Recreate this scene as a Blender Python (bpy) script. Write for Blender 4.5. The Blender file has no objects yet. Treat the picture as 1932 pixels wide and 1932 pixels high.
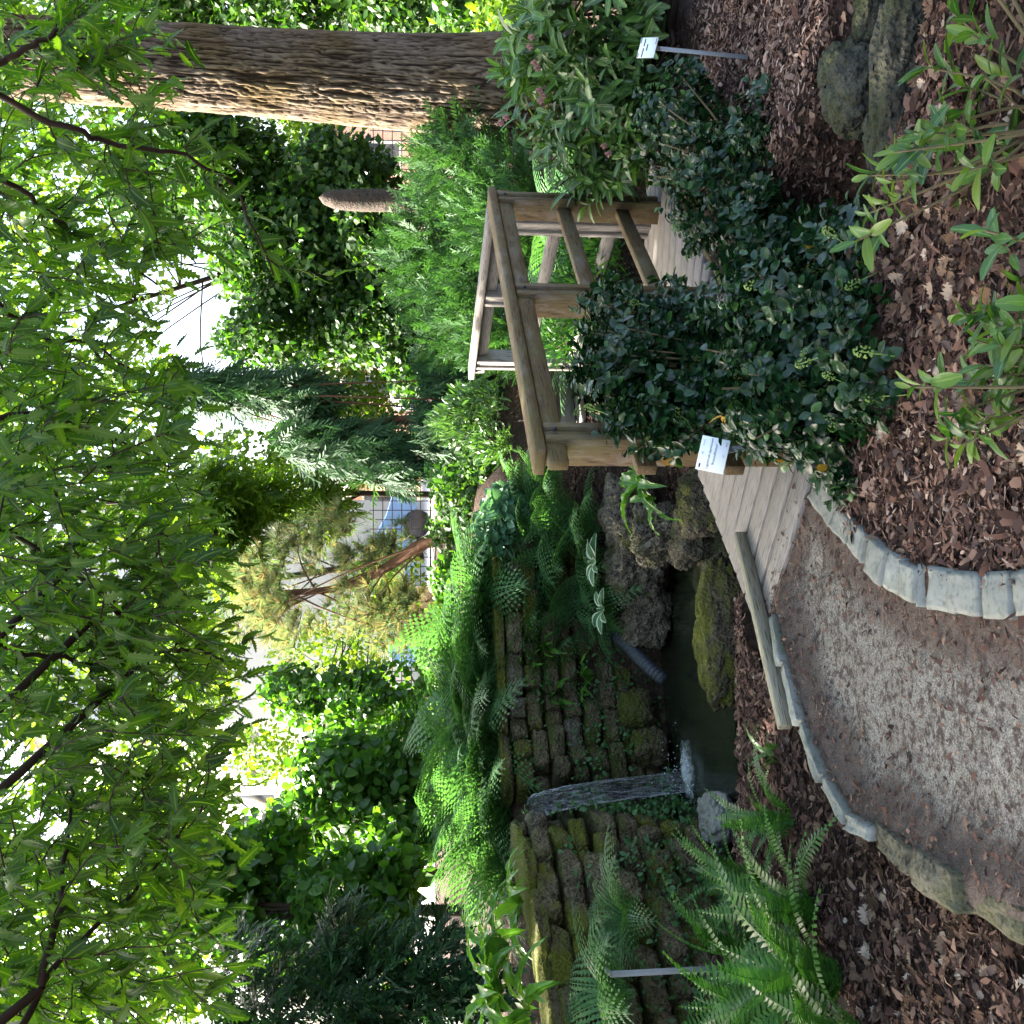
import bpy, bmesh, math, random
import numpy as np
from mathutils import Matrix, Vector

# ------------------------------------------------------------------ camera, sky, sun, exposure
SC = bpy.context.scene
COL = SC.collection
PITCH, EYE, FOV = math.radians(6.0), 1.55, math.radians(53.0)
FL = 1 / (2 * math.tan(FOV / 2))
cd = bpy.data.cameras.new('camera'); cam = bpy.data.objects.new('camera', cd); COL.objects.link(cam)
cd.sensor_fit = 'HORIZONTAL'; cd.angle = FOV; cd.clip_start = 0.05; cd.clip_end = 500
R0 = Vector((1, 0, 0)); U0 = Vector((0, math.sin(PITCH), math.cos(PITCH))); Z0 = Vector((0, -math.cos(PITCH), math.sin(PITCH)))
cm = Matrix.Identity(4)                      # the phone was held sideways: world up points to the left of the picture
for i in range(3):
    cm[i][0] = -U0[i]; cm[i][1] = R0[i]; cm[i][2] = Z0[i]
cm[2][3] = EYE
cam.matrix_world = cm
SC.camera = cam

SUN_FROM = Vector((-0.78, 0.42, 0.90)).normalized()
SUN_EL = math.asin(SUN_FROM.z); SUN_AZ = math.atan2(SUN_FROM.x, SUN_FROM.y)
W = bpy.data.worlds.new('World'); SC.world = W; W.use_nodes = True
wn = W.node_tree.nodes; wn.clear()
sky = wn.new('ShaderNodeTexSky'); sky.sky_type = 'NISHITA'; sky.sun_disc = False
sky.sun_elevation = SUN_EL; sky.sun_rotation = SUN_AZ; sky.air_density = 1.0; sky.dust_density = 6.0; sky.ozone_density = 0.6
bg = wn.new('ShaderNodeBackground'); bg.inputs['Strength'].default_value = 0.10
wo = wn.new('ShaderNodeOutputWorld')
W.node_tree.links.new(sky.outputs[0], bg.inputs[0]); W.node_tree.links.new(bg.outputs[0], wo.inputs[0])
sl = bpy.data.lights.new('sun', 'SUN'); sl.energy = 5.0; sl.angle = math.radians(0.6); sl.color = (1.0, 0.94, 0.84)
so = bpy.data.objects.new('sun', sl); COL.objects.link(so)
so.rotation_euler = (-SUN_FROM).to_track_quat('-Z', 'Y').to_euler()
so.location = SUN_FROM * 40
vs = SC.view_settings
vs.view_transform = 'Standard'; vs.look = 'None'; vs.gamma = 1.0; vs.use_curve_mapping = False
vs.exposure = 3.25
SC.render.engine = 'CYCLES'
SC.cycles.max_bounces = 7; SC.cycles.diffuse_bounces = 4; SC.cycles.glossy_bounces = 3
SC.cycles.transmission_bounces = 4; SC.cycles.transparent_max_bounces = 8
SC.cycles.use_denoising = True
SC.cycles.sample_clamp_indirect = 6.0
SC.cycles.caustics_reflective = False; SC.cycles.caustics_refractive = False

# ------------------------------------------------------------------ picture <-> place
def ray(X, Y):
    u = (1932 - np.asarray(Y, float)) / 1932 - .5; v = np.asarray(X, float) / 1932 - .5
    a = u / FL; b = -v / FL
    return a, math.cos(PITCH) + b * math.sin(PITCH), -math.sin(PITCH) + b * math.cos(PITCH)
def G(X, Y, z=0.0):
    a, f, u = ray(X, Y); t = (z - EYE) / u
    return np.array([a * t, f * t, z + 0 * t])
def D(X, Y, d):
    a, f, u = ray(X, Y); t = d / f
    return np.stack([a * t, d + 0 * t, EYE + u * t], -1)

# ------------------------------------------------------------------ noise
def _h(ix, iy, iz, s):
    n = (ix.astype(np.int64) * 374761393 + iy.astype(np.int64) * 668265263 + iz.astype(np.int64) * 2147483647 + s * 974634777) & 0xffffffff
    n = ((n ^ (n >> 13)) * 1274126177) & 0xffffffff
    n = ((n ^ (n >> 16)) * 2246822519) & 0xffffffff
    return ((n ^ (n >> 15)) & 0xffffff) / float(0xffffff)
def vnoise(p, s=0):
    p = np.asarray(p, float); i = np.floor(p); f = p - i; f = f * f * (3 - 2 * f)
    x, y, z = i[..., 0], i[..., 1], i[..., 2]; r = 0
    for dx in (0, 1):
        for dy in (0, 1):
            for dz in (0, 1):
                w = (f[..., 0] if dx else 1 - f[..., 0]) * (f[..., 1] if dy else 1 - f[..., 1]) * (f[..., 2] if dz else 1 - f[..., 2])
                r = r + w * _h(x + dx, y + dy, z + dz, s)
    return r
def fbm(p, o=4, s=0):
    a, r, t = 1.0, 0, 0
    for k in range(o):
        r = r + a * vnoise(np.asarray(p) * 2 ** k, s + k); t += a; a *= .5
    return r / t
def worley(p, s=0):
    p = np.asarray(p, float); i = np.floor(p); best = np.full(p.shape[:-1], 9.0); sec = best.copy()
    for dx in (-1, 0, 1):
        for dy in (-1, 0, 1):
            for dz in (-1, 0, 1):
                c = i + np.array([dx, dy, dz])
                q = c + np.stack([_h(c[..., 0], c[..., 1], c[..., 2], s + k) for k in range(3)], -1)
                d = np.linalg.norm(q - p, axis=-1)
                n = d < best
                sec = np.where(n, best, np.minimum(sec, d)); best = np.where(n, d, best)
    return best, sec

# ------------------------------------------------------------------ mesh and object helpers
def nmesh(name, V, F, A=None, smooth=False):
    """V (n,3), F triangles (m,3) or list of polygons; A one float per vertex, stored as attribute m"""
    me = bpy.data.meshes.new(name)
    V = np.asarray(V, np.float32)
    if isinstance(F, list):
        me.from_pydata(V.tolist(), [], [tuple(int(q) for q in f) for f in F])
    else:
        F = np.asarray(F, np.int32); k = F.shape[1]
        me.vertices.add(len(V)); me.vertices.foreach_set('co', V.ravel())
        me.loops.add(F.size); me.loops.foreach_set('vertex_index', F.ravel())
        me.polygons.add(len(F)); me.polygons.foreach_set('loop_start', np.arange(0, F.size, k, dtype=np.int32))
        me.update(calc_edges=True)
    if A is not None:
        at = me.attributes.new('m', 'FLOAT', 'POINT'); at.data.foreach_set('value', np.asarray(A, np.float32))
    if smooth and len(me.polygons):
        me.polygons.foreach_set('use_smooth', np.ones(len(me.polygons), bool))
    me.update()
    return me
WM = {}
def link(name, data, mat=None, parent=None, M=None):
    o = bpy.data.objects.new(name, data); COL.objects.link(o)
    M = M if M is not None else Matrix.Identity(4)
    if data is not None and mat is not None and not data.materials:
        data.materials.append(mat)
    if parent is not None:
        o.parent = parent; o.matrix_basis = WM[parent.name].inverted() @ M
    else:
        o.matrix_basis = M
    WM[o.name] = M.copy()
    return o
def tag(o, label=None, cat=None, group=None, kind=None):
    if label: o['label'] = label
    if cat: o['category'] = cat
    if group: o['group'] = group
    if kind: o['kind'] = kind
    return o
def thing(name, loc, label, cat, group=None):
    return tag(link(name, None, M=Matrix.Translation(Vector([float(q) for q in loc]))), label, cat, group)
def M4(R, t, s=1.0):
    M = Matrix.Identity(4)
    for i in range(3):
        for j in range(3): M[i][j] = float(R[i, j] * s)
        M[i][3] = float(t[i])
    return M
def unit(v):
    v = np.asarray(v, float); return v / np.maximum(np.linalg.norm(v, axis=-1, keepdims=True), 1e-9)
def frames(d, n):
    """rotation matrices (N,3,3): local y along d, local z near n"""
    y = unit(d); x = unit(np.cross(y, n)); z = np.cross(x, y)
    return np.stack([x, y, z], -1)
def rot_to(xd, up):
    """local x along xd, local z near up"""
    x = unit(xd); y = unit(np.cross(up, x)); z = np.cross(x, y)
    return np.stack([x, y, z], -1)
class Bag:
    def __init__(s): s.V = []; s.F = []; s.A = []; s.n = 0
    def add(s, V, F, A=None):
        V = np.asarray(V, float).reshape(-1, 3); F = np.asarray(F, int).reshape(-1, 3)
        s.V.append(V); s.F.append(F + s.n); s.A.append(np.zeros(len(V)) if A is None else np.asarray(A, float)); s.n += len(V); return s
    def scatter(s, T, pos, R, size):
        V, F, A = T; N = len(pos)
        if N == 0: return s
        size = np.broadcast_to(np.asarray(size, float).reshape(-1, 1, 1) if np.ndim(size) < 2 else np.asarray(size)[:, None, :], (N, 1, 3 if np.ndim(size) == 2 else 1))
        W_ = np.einsum('nij,nvj->nvi', R, V[None] * size) + np.asarray(pos)[:, None, :]
        Fs = F[None] + (np.arange(N) * len(V))[:, None, None]
        return s.add(W_.reshape(-1, 3), Fs.reshape(-1, 3), np.tile(A, N))
    def mesh(s, name, smooth=False):
        return nmesh(name, np.concatenate(s.V), np.concatenate(s.F), np.concatenate(s.A), smooth)
def quads(F):
    F = np.asarray(F, int); return np.concatenate([F[:, [0, 1, 2]], F[:, [0, 2, 3]]])
def gridF(nu, nv, wrap=False):
    f = []
    for i in range(nu - 1):
        for j in range(nv if wrap else nv - 1):
            a = i * nv + j; b = i * nv + (j + 1) % nv
            f.append((a, b, b + nv, a + nv))
    return quads(f)
def tube(P, r, seg=6):
    P = np.asarray(P, float); n = len(P); r = np.broadcast_to(np.asarray(r, float), (n,))
    T = unit(np.gradient(P, axis=0)); ref = np.array([0, 0, 1.0]) if abs(T[0][2]) < .9 else np.array([1.0, 0, 0])
    a = unit(np.cross(T[0], ref)); V = []
    for i in range(n):
        a = unit(a - T[i] * a.dot(T[i])); b = np.cross(T[i], a)
        th = np.arange(seg) * 2 * math.pi / seg
        V.append(P[i] + r[i] * (np.cos(th)[:, None] * a + np.sin(th)[:, None] * b))
    V = np.concatenate(V); F = gridF(n, seg, True)
    V = np.vstack([V, P[-1] + T[-1] * r[-1] * .5]); k = len(V) - 1; o = (n - 1) * seg
    F = np.vstack([F, [(o + j, o + (j + 1) % seg, k) for j in range(seg)]])
    return V, F
def curve(P, n):
    """Catmull-Rom resample"""
    P = np.asarray(P, float); Q = np.vstack([2 * P[0] - P[1], P, 2 * P[-1] - P[-2]]); t = np.linspace(0, len(P) - 1 - 1e-6, n)
    i = t.astype(int); f = (t - i)[:, None]; a, b, c, d = Q[i], Q[i + 1], Q[i + 2], Q[i + 3]
    return .5 * (2 * b + (c - a) * f + (2 * a - 5 * b + 4 * c - d) * f ** 2 + (3 * b - a - 3 * c + d) * f ** 3)
def inside(P, x, y):
    P = np.asarray(P, float); r = np.zeros(np.shape(x), bool); j = len(P) - 1
    for i in range(len(P)):
        c = ((P[i, 1] > y) != (P[j, 1] > y)) & (x < (P[j, 0] - P[i, 0]) * (y - P[i, 1]) / (P[j, 1] - P[i, 1] + 1e-12) + P[i, 0]); r ^= c; j = i
    return r
def pdist(P, x, y, closed=False):
    P = np.asarray(P, float); r = np.full(np.shape(x), 1e9); m = len(P) if closed else len(P) - 1
    for i in range(m):
        a = P[i]; b = P[(i + 1) % len(P)]; e = b - a; t = np.clip(((x - a[0]) * e[0] + (y - a[1]) * e[1]) / (e @ e), 0, 1)
        r = np.minimum(r, np.hypot(x - a[0] - t * e[0], y - a[1] - t * e[1]))
    return r
def sstep(a, b, x):
    t = np.clip((x - a) / (b - a), 0, 1); return t * t * (3 - 2 * t)

# ------------------------------------------------------------------ materials
class NT:
    def __init__(s, name):
        s.m = bpy.data.materials.new(name); s.m.use_nodes = True; s.t = s.m.node_tree; s.t.nodes.clear()
        s.out = s.n('ShaderNodeOutputMaterial')
    def n(s, typ, **kw):
        k = s.t.nodes.new(typ)
        for a, b in kw.items():
            if a.startswith('i_'):
                k.inputs[a[2:].replace('_', ' ')].default_value = b
            else: setattr(k, a, b)
        return k
    def l(s, a, b): s.t.links.new(a, b)
    def ramp(s, fac, stops, interp='LINEAR'):
        r = s.n('ShaderNodeValToRGB'); r.color_ramp.interpolation = interp; e = r.color_ramp.elements
        while len(e) < len(stops): e.new(.5)
        for q, (p, c) in zip(e, stops): q.position = p; q.color = tuple(c) + (1,)
        s.l(fac, r.inputs[0]); return r.outputs[0]
    def noise(s, vec, scale, detail=4, rough=.55, out='Fac'):
        k = s.n('ShaderNodeTexNoise', i_Scale=scale, i_Detail=detail, i_Roughness=rough)
        if vec is not None: s.l(vec, k.inputs['Vector'])
        return k.outputs[out]
    def mix(s, fac, a, b, blend='MIX'):
        k = s.n('ShaderNodeMix', data_type='RGBA', blend_type=blend)
        for v, i in ((fac, 0), (a, 6), (b, 7)):
            if isinstance(v, (int, float)): k.inputs[i].default_value = v
            elif isinstance(v, tuple): k.inputs[i].default_value = v + (1,)
            else: s.l(v, k.inputs[i])
        return k.outputs[2]
    def math(s, op, a, b=0.0):
        k = s.n('ShaderNodeMath', operation=op)
        for v, i in ((a, 0), (b, 1)):
            if isinstance(v, (int, float)): k.inputs[i].default_value = v
            else: s.l(v, k.inputs[i])
        return k.outputs[0]
    def coord(s, which='Object', scale=None):
        c = s.n('ShaderNodeTexCoord').outputs[which]
        if scale is not None:
            m = s.n('ShaderNodeMapping'); m.inputs['Scale'].default_value = scale; s.l(c, m.inputs[0]); c = m.outputs[0]
        return c
    def pos(s, scale=None):
        c = s.n('ShaderNodeNewGeometry').outputs['Position']
        if scale is not None:
            m = s.n('ShaderNodeMapping'); m.inputs['Scale'].default_value = scale; s.l(c, m.inputs[0]); c = m.outputs[0]
        return c
    def bump(s, h, strength=.5, dist=.02):
        b = s.n('ShaderNodeBump', i_Strength=strength, i_Distance=dist); s.l(h, b.inputs['Height']); return b.outputs[0]
    def rnd(s):
        a = s.n('ShaderNodeNewGeometry').outputs['Random Per Island']; b = s.n('ShaderNodeObjectInfo').outputs['Random']
        return s.math('FRACT', s.math('ADD', a, b))
    def bsdf(s, col, rough=.6, spec=.5, normal=None, metal=0.0):
        p = s.n('ShaderNodeBsdfPrincipled'); p.inputs['Specular IOR Level'].default_value = spec; p.inputs['Metallic'].default_value = metal
        for v, i in ((col, 'Base Color'), (rough, 'Roughness')):
            if isinstance(v, tuple): p.inputs[i].default_value = v + (1,)
            elif isinstance(v, (int, float)): p.inputs[i].default_value = v
            else: s.l(v, p.inputs[i])
        if normal is not None: s.l(normal, p.inputs['Normal'])
        return p.outputs[0]
    def done(s, sh): s.l(sh, s.out.inputs[0]); return s.m
def leaf_mat(name, cols, rough=.45, trans=.35, spec=.5, tint=(1.4, 1.5, .65), rib=None, edge=None, clump=1.2):
    t = NT(name); n = len(cols)
    c = t.ramp(t.rnd(), [(i / max(n - 1, 1), q) for i, q in enumerate(cols)])
    cl = t.noise(t.pos(), clump, 2)
    c = t.mix(t.math('MULTIPLY', cl, .8), c, t.mix(1.0, c, (.62, .66, .6), 'MULTIPLY'))
    if rib or edge:
        a = t.n('ShaderNodeAttribute', attribute_name='m').outputs['Fac']
        if rib: c = t.mix(t.math('LESS_THAN', a, .13), c, rib)
        if edge: c = t.mix(t.math('GREATER_THAN', a, .72), c, edge)
    p = t.bsdf(c, rough, spec)
    if trans <= 0: return t.done(p)
    tr = t.n('ShaderNodeBsdfTranslucent'); t.l(t.mix(1.0, c, tint, 'MULTIPLY'), tr.inputs[0])
    m = t.n('ShaderNodeMixShader'); m.inputs[0].default_value = trans; t.l(p, m.inputs[1]); t.l(tr.outputs[0], m.inputs[2])
    return t.done(m.outputs[0])
def wood_mat(name, a, b, dark, rough=.75, green=None):
    t = NT(name); v = t.coord('Object', (1.2, 22, 22)); g = t.noise(v, 4, 6, .65); f = t.noise(t.coord('Object', (3, 60, 60)), 4, 3)
    c = t.mix(g, a, b); c = t.mix(t.ramp(f, [(.50, (0, 0, 0)), (.64, (1, 1, 1))]), c, dark)
    c = t.mix(t.ramp(t.noise(t.coord('Object', (2, 6, 6)), 3, 5, .7), [(.5, (0, 0, 0)), (.72, (.6, .6, .6))]), c, (.24, .22, .195)); o = t.n('ShaderNodeObjectInfo').outputs['Random']; c = t.mix(t.math('MULTIPLY', o, .35), c, t.mix(1.0, c, (.6, .6, .58), 'MULTIPLY'))
    if green: c = t.mix(t.ramp(t.noise(t.pos(), 5, 4), [(.45, (0, 0, 0)), (.75, (.75, .75, .75))]), c, green)
    return t.done(t.bsdf(c, rough, .25, t.bump(t.math('ADD', g, f), .35, .006)))
def stone_mat(name, a, b, moss=None, mossat=(.42, .62), scale=1.0, up=0.0, rough=.92, bumps=.8, dist=.02, spots=1.0, foot=None, wet=False):
    t = NT(name); p = t.pos(); n1 = t.noise(p, 9 * scale, 6, .65); n2 = t.noise(p, 45 * scale, 4, .6)
    vo = t.n('ShaderNodeTexVoronoi', i_Scale=55 * scale); t.l(p, vo.inputs[0])
    c = t.mix(t.ramp(n1, [(.3, (0, 0, 0)), (.7, (1, 1, 1))]), a, b); c = t.mix(t.ramp(n2, [(.35, (spots,) * 3), (.5, (0, 0, 0))]), c, t.mix(1.0, c, (.35, .34, .33), 'MULTIPLY'))
    o = t.n('ShaderNodeObjectInfo').outputs['Random']; c = t.mix(t.math('MULTIPLY', o, .5), c, t.mix(1.0, c, (.55, .55, .52), 'MULTIPLY'))
    if moss:
        m = t.noise(p, 3.2 * scale, 5, .6)
        if up:
            z = t.n('ShaderNodeSeparateXYZ'); t.l(t.n('ShaderNodeNewGeometry').outputs['Normal'], z.inputs[0]); m = t.math('ADD', m, t.math('MULTIPLY', z.outputs[2], up))
        mc = t.mix(n2, moss, tuple(q * .45 for q in moss))
        c = t.mix(t.ramp(m, [(mossat[0], (0, 0, 0)), (mossat[1], (1, 1, 1))]), c, mc)
    if foot:                                                            # algae and soil splashed up from the ground
        z = t.n('ShaderNodeSeparateXYZ'); t.l(p, z.inputs[0]); f = t.math('ADD', z.outputs[2], t.math('MULTIPLY', t.math('SUBTRACT', n1, .5), .06))
        c = t.mix(t.ramp(f, [(foot[0], (.92, .92, .92)), (foot[1], (0, 0, 0))]), c, t.mix(n2, (.085, .068, .042), (.045, .040, .020)))
    if wet:                                                             # stones soaked by the waterfall
        sp = t.n('ShaderNodeMapping'); sp.inputs['Location'].default_value = (2.0, -6.62, 0); sp.inputs['Scale'].default_value = (1, 1, 0); t.l(p, sp.inputs[0]); ln = t.n('ShaderNodeVectorMath', operation='LENGTH'); t.l(sp.outputs[0], ln.inputs[0])
        f = t.math('ADD', ln.outputs['Value'], t.math('MULTIPLY', t.math('SUBTRACT', t.noise(p, 4, 4), .5), .5)); c = t.mix(t.ramp(f, [(.22, (1, 1, 1)), (.5, (0, 0, 0))]), c, t.mix(1.0, c, (.32, .34, .30), 'MULTIPLY')); rough = t.ramp(f, [(.22, (.35,) * 3), (.5, (.92,) * 3)])
    h = t.math('ADD', t.math('ADD', n1, t.math('MULTIPLY', n2, .6)), t.math('MULTIPLY', vo.outputs[0], .4))
    return t.done(t.bsdf(c, rough, .2, t.bump(h, bumps, dist)))
def plain(name, col, rough=.6, spec=.4, metal=0.0, var=.25, scale=20):
    t = NT(name); n = t.noise(t.pos(), scale, 4); c = t.mix(t.math('MULTIPLY', n, var), col, t.mix(1.0, col, (.4, .4, .4), 'MULTIPLY'))
    return t.done(t.bsdf(c, rough, spec, t.bump(n, .08, .004), metal))

MT = {}
MT['canopy'] = leaf_mat('canopy_leaf', [(.022, .064, .009), (.045, .115, .014), (.066, .150, .018), (.11, .195, .022)], .45, .56, .3, (1.6, 1.8, .45), rib=(.12, .19, .035))
MT['privet'] = leaf_mat('privet_leaf', [(.007, .028, .011), (.012, .042, .014), (.022, .070, .018)], .27, .14, .38)
MT['privet_new'] = leaf_mat('privet_new_leaf', [(.05, .14, .03), (.07, .17, .035)], .3, .3)
MT['yellow'] = leaf_mat('yellow_leaf', [(.50, .30, .03), (.45, .16, .03)], .5, .3, tint=(1, 1, .6))
MT['rhodo'] = leaf_mat('rhododendron_leaf', [(.035, .085, .020), (.055, .13, .032), (.085, .20, .035)], .38, .25, .5, rib=(.16, .24, .08))
MT['azalea'] = leaf_mat('azalea_leaf', [(.03, .085, .025), (.055, .14, .024), (.095, .20, .03), (.15, .22, .03)], .36, .35, .5, rib=(.13, .22, .05))
MT['fern'] = leaf_mat('fern_frond', [(.055, .145, .05), (.075, .18, .065), (.10, .225, .075)], .5, .4, .4)
MT['hardfern'] = leaf_mat('hard_fern_frond', [(.025, .095, .018), (.05, .155, .025), (.08, .21, .03)], .4, .35, .45)
MT['tongue'] = leaf_mat('hart_tongue_frond', [(.05, .16, .025), (.09, .23, .03), (.13, .29, .035)], .28, .4, .55, rib=(.16, .30, .06))
MT['hosta'] = leaf_mat('hosta_leaf', [(.06, .16, .06), (.09, .2, .08)], .4, .3, .4, edge=(.55, .60, .48))
MT['ivy'] = leaf_mat('ivy_leaf', [(.07, .17, .09), (.10, .22, .14), (.13, .26, .13)], .4, .3, .45)
MT['juniper'] = leaf_mat('juniper_spray', [(.026, .076, .022), (.042, .110, .032), (.064, .148, .042)], .6, .25, .3)
MT['weeping'] = leaf_mat('weeping_spray', [(.022, .066, .026), (.036, .096, .036), (.06, .14, .048)], .6, .3, .3)
MT['yew'] = leaf_mat('yew_spray', [(.010, .036, .014), (.018, .060, .020), (.035, .10, .025)], .5, .25, .35)
MT['broad'] = leaf_mat('shrub_leaf', [(.035, .10, .018), (.065, .16, .025), (.10, .21, .03)], .35, .5, .45, (1.7, 1.9, .5))
MT['lime'] = leaf_mat('lime_tree_leaf', [(.06, .14, .02), (.10, .20, .025), (.15, .23, .03)], .45, .55, .35, (1.9, 1.8, .45))
MT['dark'] = leaf_mat('dark_tree_leaf', [(.018, .055, .014), (.04, .10, .02), (.085, .17, .025)], .45, .45, .35, (1.7, 1.9, .5))
MT['pine'] = leaf_mat('pine_needle', [(.08, .17, .08), (.14, .22, .10), (.32, .19, .11)], .5, .5, .3, (1.4, 1.3, .85), clump=2)
MT['moss'] = leaf_mat('moss', [(.06, .085, .012), (.10, .13, .015)], .9, .2, .1)
MT['flower'] = leaf_mat('flower', [(.30, .13, .17), (.45, .27, .29), (.35, .22, .16)], .6, .3, .2, (1, 1, 1))
MT['panicle'] = leaf_mat('panicle', [(.22, .34, .08), (.32, .42, .14)], .6, .3, .2)
MT['bark_dark'] = plain('branch_bark', (.045, .030, .022), .85, .2, var=.6, scale=60)
MT['stem'] = plain('green_brown_stem', (.14, .11, .05), .7, .3, var=.6, scale=60)
MT['wood_brown'] = wood_mat('brown_timber', (.155, .098, .042), (.10, .062, .027), (.038, .024, .013), green=(.135, .115, .045))
MT['wood_grey'] = wood_mat('grey_timber', (.25, .225, .205), (.17, .15, .135), (.07, .058, .052))
MT['deck'] = wood_mat('deck_timber', (.29, .26, .235), (.21, .185, .165), (.09, .075, .068))
MT['tufa'] = stone_mat('mossy_tufa', (.09, .07, .04), (.24, .19, .115), (.085, .098, .016), (.48, .68), up=.15, dist=.05, bumps=1.0, wet=True)
MT['tufa_pale'] = stone_mat('pale_tufa', (.30, .255, .19), (.12, .098, .072), (.075, .08, .02), (.52, .7), up=.1, dist=.06, bumps=1.0)
MT['mossrock'] = stone_mat('mossy_rock', (.20, .165, .115), (.095, .078, .055), (.105, .115, .018), (.60, .80), up=.22, dist=.06, bumps=1.0)
MT['streamrock'] = stone_mat('stream_rock', (.13, .122, .085), (.055, .052, .040), (.085, .092, .035), (.58, .8), up=.15, dist=.05, bumps=1.0)
MT['kerb'] = stone_mat('kerb_stone', (.26, .27, .245), (.19, .20, .18), (.11, .12, .06), (.54, .78), rough=.88, bumps=.4, dist=.006, spots=.5, foot=(.0, .03))
MT['kerb_tall'] = stone_mat('tall_kerb_stone', (.25, .26, .235), (.19, .20, .175), (.11, .12, .06), (.54, .78), rough=.88, bumps=.4, dist=.006, spots=.5, foot=(.062, .095))
MT['metal'] = plain('stake_metal', (.20, .205, .21), .5, .5, .4, .3, 40)
MT['iron'] = plain('fence_iron', (.03, .03, .035), .6, .4, .3, .2, 20)
MT['plate'] = plain('label_plate', (.78, .82, .86), .45, .4, 0, .05, 8)
MT['ink'] = plain('label_ink', (.02, .025, .035), .7, .2, 0, .05, 8)

# ------------------------------------------------------------------ leaf templates: (V, F, A), length 1 along +y, face +z
def blade(n, wfun, fold=.25, arch=.15, twist=0.0):
    V, A = [], []
    for i in range(n + 1):
        t = i / n; w = wfun(t); z = -arch * t * t
        for s, a in ((-1, 1.0), (0, 0.0), (1, 1.0)):
            V.append((s * w, t, z + (fold * w if s else 0) + twist * s * w * t)); A.append(a)
    F = []
    for i in range(n):
        for j in (0, 1):
            a = i * 3 + j; F.append((a, a + 1, a + 4, a + 3))
    return np.array(V), quads(F), np.array(A)
T_OBL = blade(4, lambda t: .165 * math.sin(math.pi * min(1, (t * .86 + .06))) ** .8, .35, .22)
T_AZ = blade(4, lambda t: .20 * math.sin(math.pi * min(1, (t ** 1.25 * .88 + .05))) ** .85, .3, .25)
T_LAN = blade(4, lambda t: .115 * math.sin(math.pi * min(1, t * .9 + .05)) ** .9, .3, .25)
T_OVAL = blade(3, lambda t: .36 * math.sin(math.pi * min(1, t * .90 + .05)) ** .7, .3, .2)
T_BROAD = blade(3, lambda t: .40 * math.sin(math.pi * min(1, t * .75 + .2)) ** .9, .25, .2)
T_NARROW = blade(2, lambda t: .10 * math.sin(math.pi * min(1, t * .9 + .08)), .3, .2)
def t_quad():
    return np.array([(0, 0, 0), (.34, .45, .05), (0, 1, -.1), (-.34, .45, .05)]), np.array([(0, 1, 2), (0, 2, 3)]), np.zeros(4)
T_QUAD = t_quad()
def t_serrate(seed):
    r = random.Random(seed); n = 6; V, A, F = [], [], []; bx, by, bz = r.uniform(-2.5, 2.5), r.random() * 1.6, r.random()
    def add(x, y, a): V.append((x + .05 * bx * y * y, y, -(.12 + .3 * by) * y * y + (.1 + .35 * bz) * abs(x))); A.append(a); return len(V) - 1
    c = [add(0, i / n, 0) for i in range(n + 1)]
    for s in (-1, 1):
        e = [add(s * .20 * math.sin(math.pi * min(1, i / n * .84 + .13)) ** .8 * (.62 if i < n else 0) + s * .001, i / n, .6) for i in range(n + 1)]
        for i in range(n):
            w = .25 * math.sin(math.pi * min(1, (i + .6) / n * .86 + .12)) ** .75 * r.uniform(.85, 1.15)
            k = add(s * w, (i + 1.05) / n, 1)
            q = [(c[i], e[i], e[i + 1]), (c[i], e[i + 1], c[i + 1]), (e[i], k, e[i + 1])]
            F += q if s > 0 else [(a, d, b) for a, b, d in q]
    return np.array(V), np.array(F), np.array(A)
T_SER = [t_serrate(i) for i in range(6)]
def t_fern(seed, n=20, lace=5, wide=.26, arch=.45):
    r = random.Random(seed); V, F, A = [], [], []
    def P(t): return np.array([0, t - .10 * arch * t * t, .38 * t - arch * 1.2 * t ** 2.2])
    for i in range(n):                                                  # rachis
        a, b = P(i / n), P((i + 1) / n); k = len(V); w = .007 * (1 - i / n) + .002
        V += [a + (-w, 0, 0), a + (w, 0, 0), b + (w, 0, 0), b + (-w, 0, 0)]; A += [0] * 4; F += [(k, k + 1, k + 2), (k, k + 2, k + 3)]
    for i in range(2, n):
        t = i / n; L = wide * math.sin(math.pi * (t * .80 + .17)) ** .9 * r.uniform(.9, 1.1) * (1 if t < .85 else .8); o = P(t); tan = unit(P(min(1, t + .03)) - P(t - .03))
        for s in (-1, 1):
            d = unit(np.array([s, 0, 0]) + tan * .35 + np.array([0, 0, -.18])); up = unit(np.cross(d, tan) * s * -1.0)
            if lace == 0:
                k = len(V); w = .0135; V += [o - tan * w, o + d * L * .6 - tan * w * .8 + up * .01, o + d * L, o + d * L * .6 + tan * w * .8 + up * .01, o + tan * w]; A += [0, .5, 1, .5, 0]
                F += [(k, k + 1, k + 3), (k, k + 3, k + 4), (k + 1, k + 2, k + 3)]; continue
            for q in range(lace):
                f = (q + .6) / lace; c = o + d * L * f + np.array([0, 0, -.05 * f * f]); l = (.034 if lace > 3 else .04) * (1.15 - f) + .010; wv = L / lace * .46
                k = len(V); V += [c - d * wv, c + tan * l * 1.1 + d * wv * .5, c + d * wv, c - tan * l + d * wv * .5]; A += [.5] * 4; F += [(k, k + 2, k + 1), (k, k + 3, k + 2)]
    V = np.array(V); F = np.array(F); return V, F, np.array(A, float)
FERN = [t_fern(i, 18, 5, .29, .55 + .16 * i) for i in range(3)]
FERN_S = [t_fern(10 + i, 16, 4, .20, .5) for i in range(2)]
HARD = [t_fern(20 + i, 27, 0, .105, .35 + .15 * i) for i in range(3)]
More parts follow.
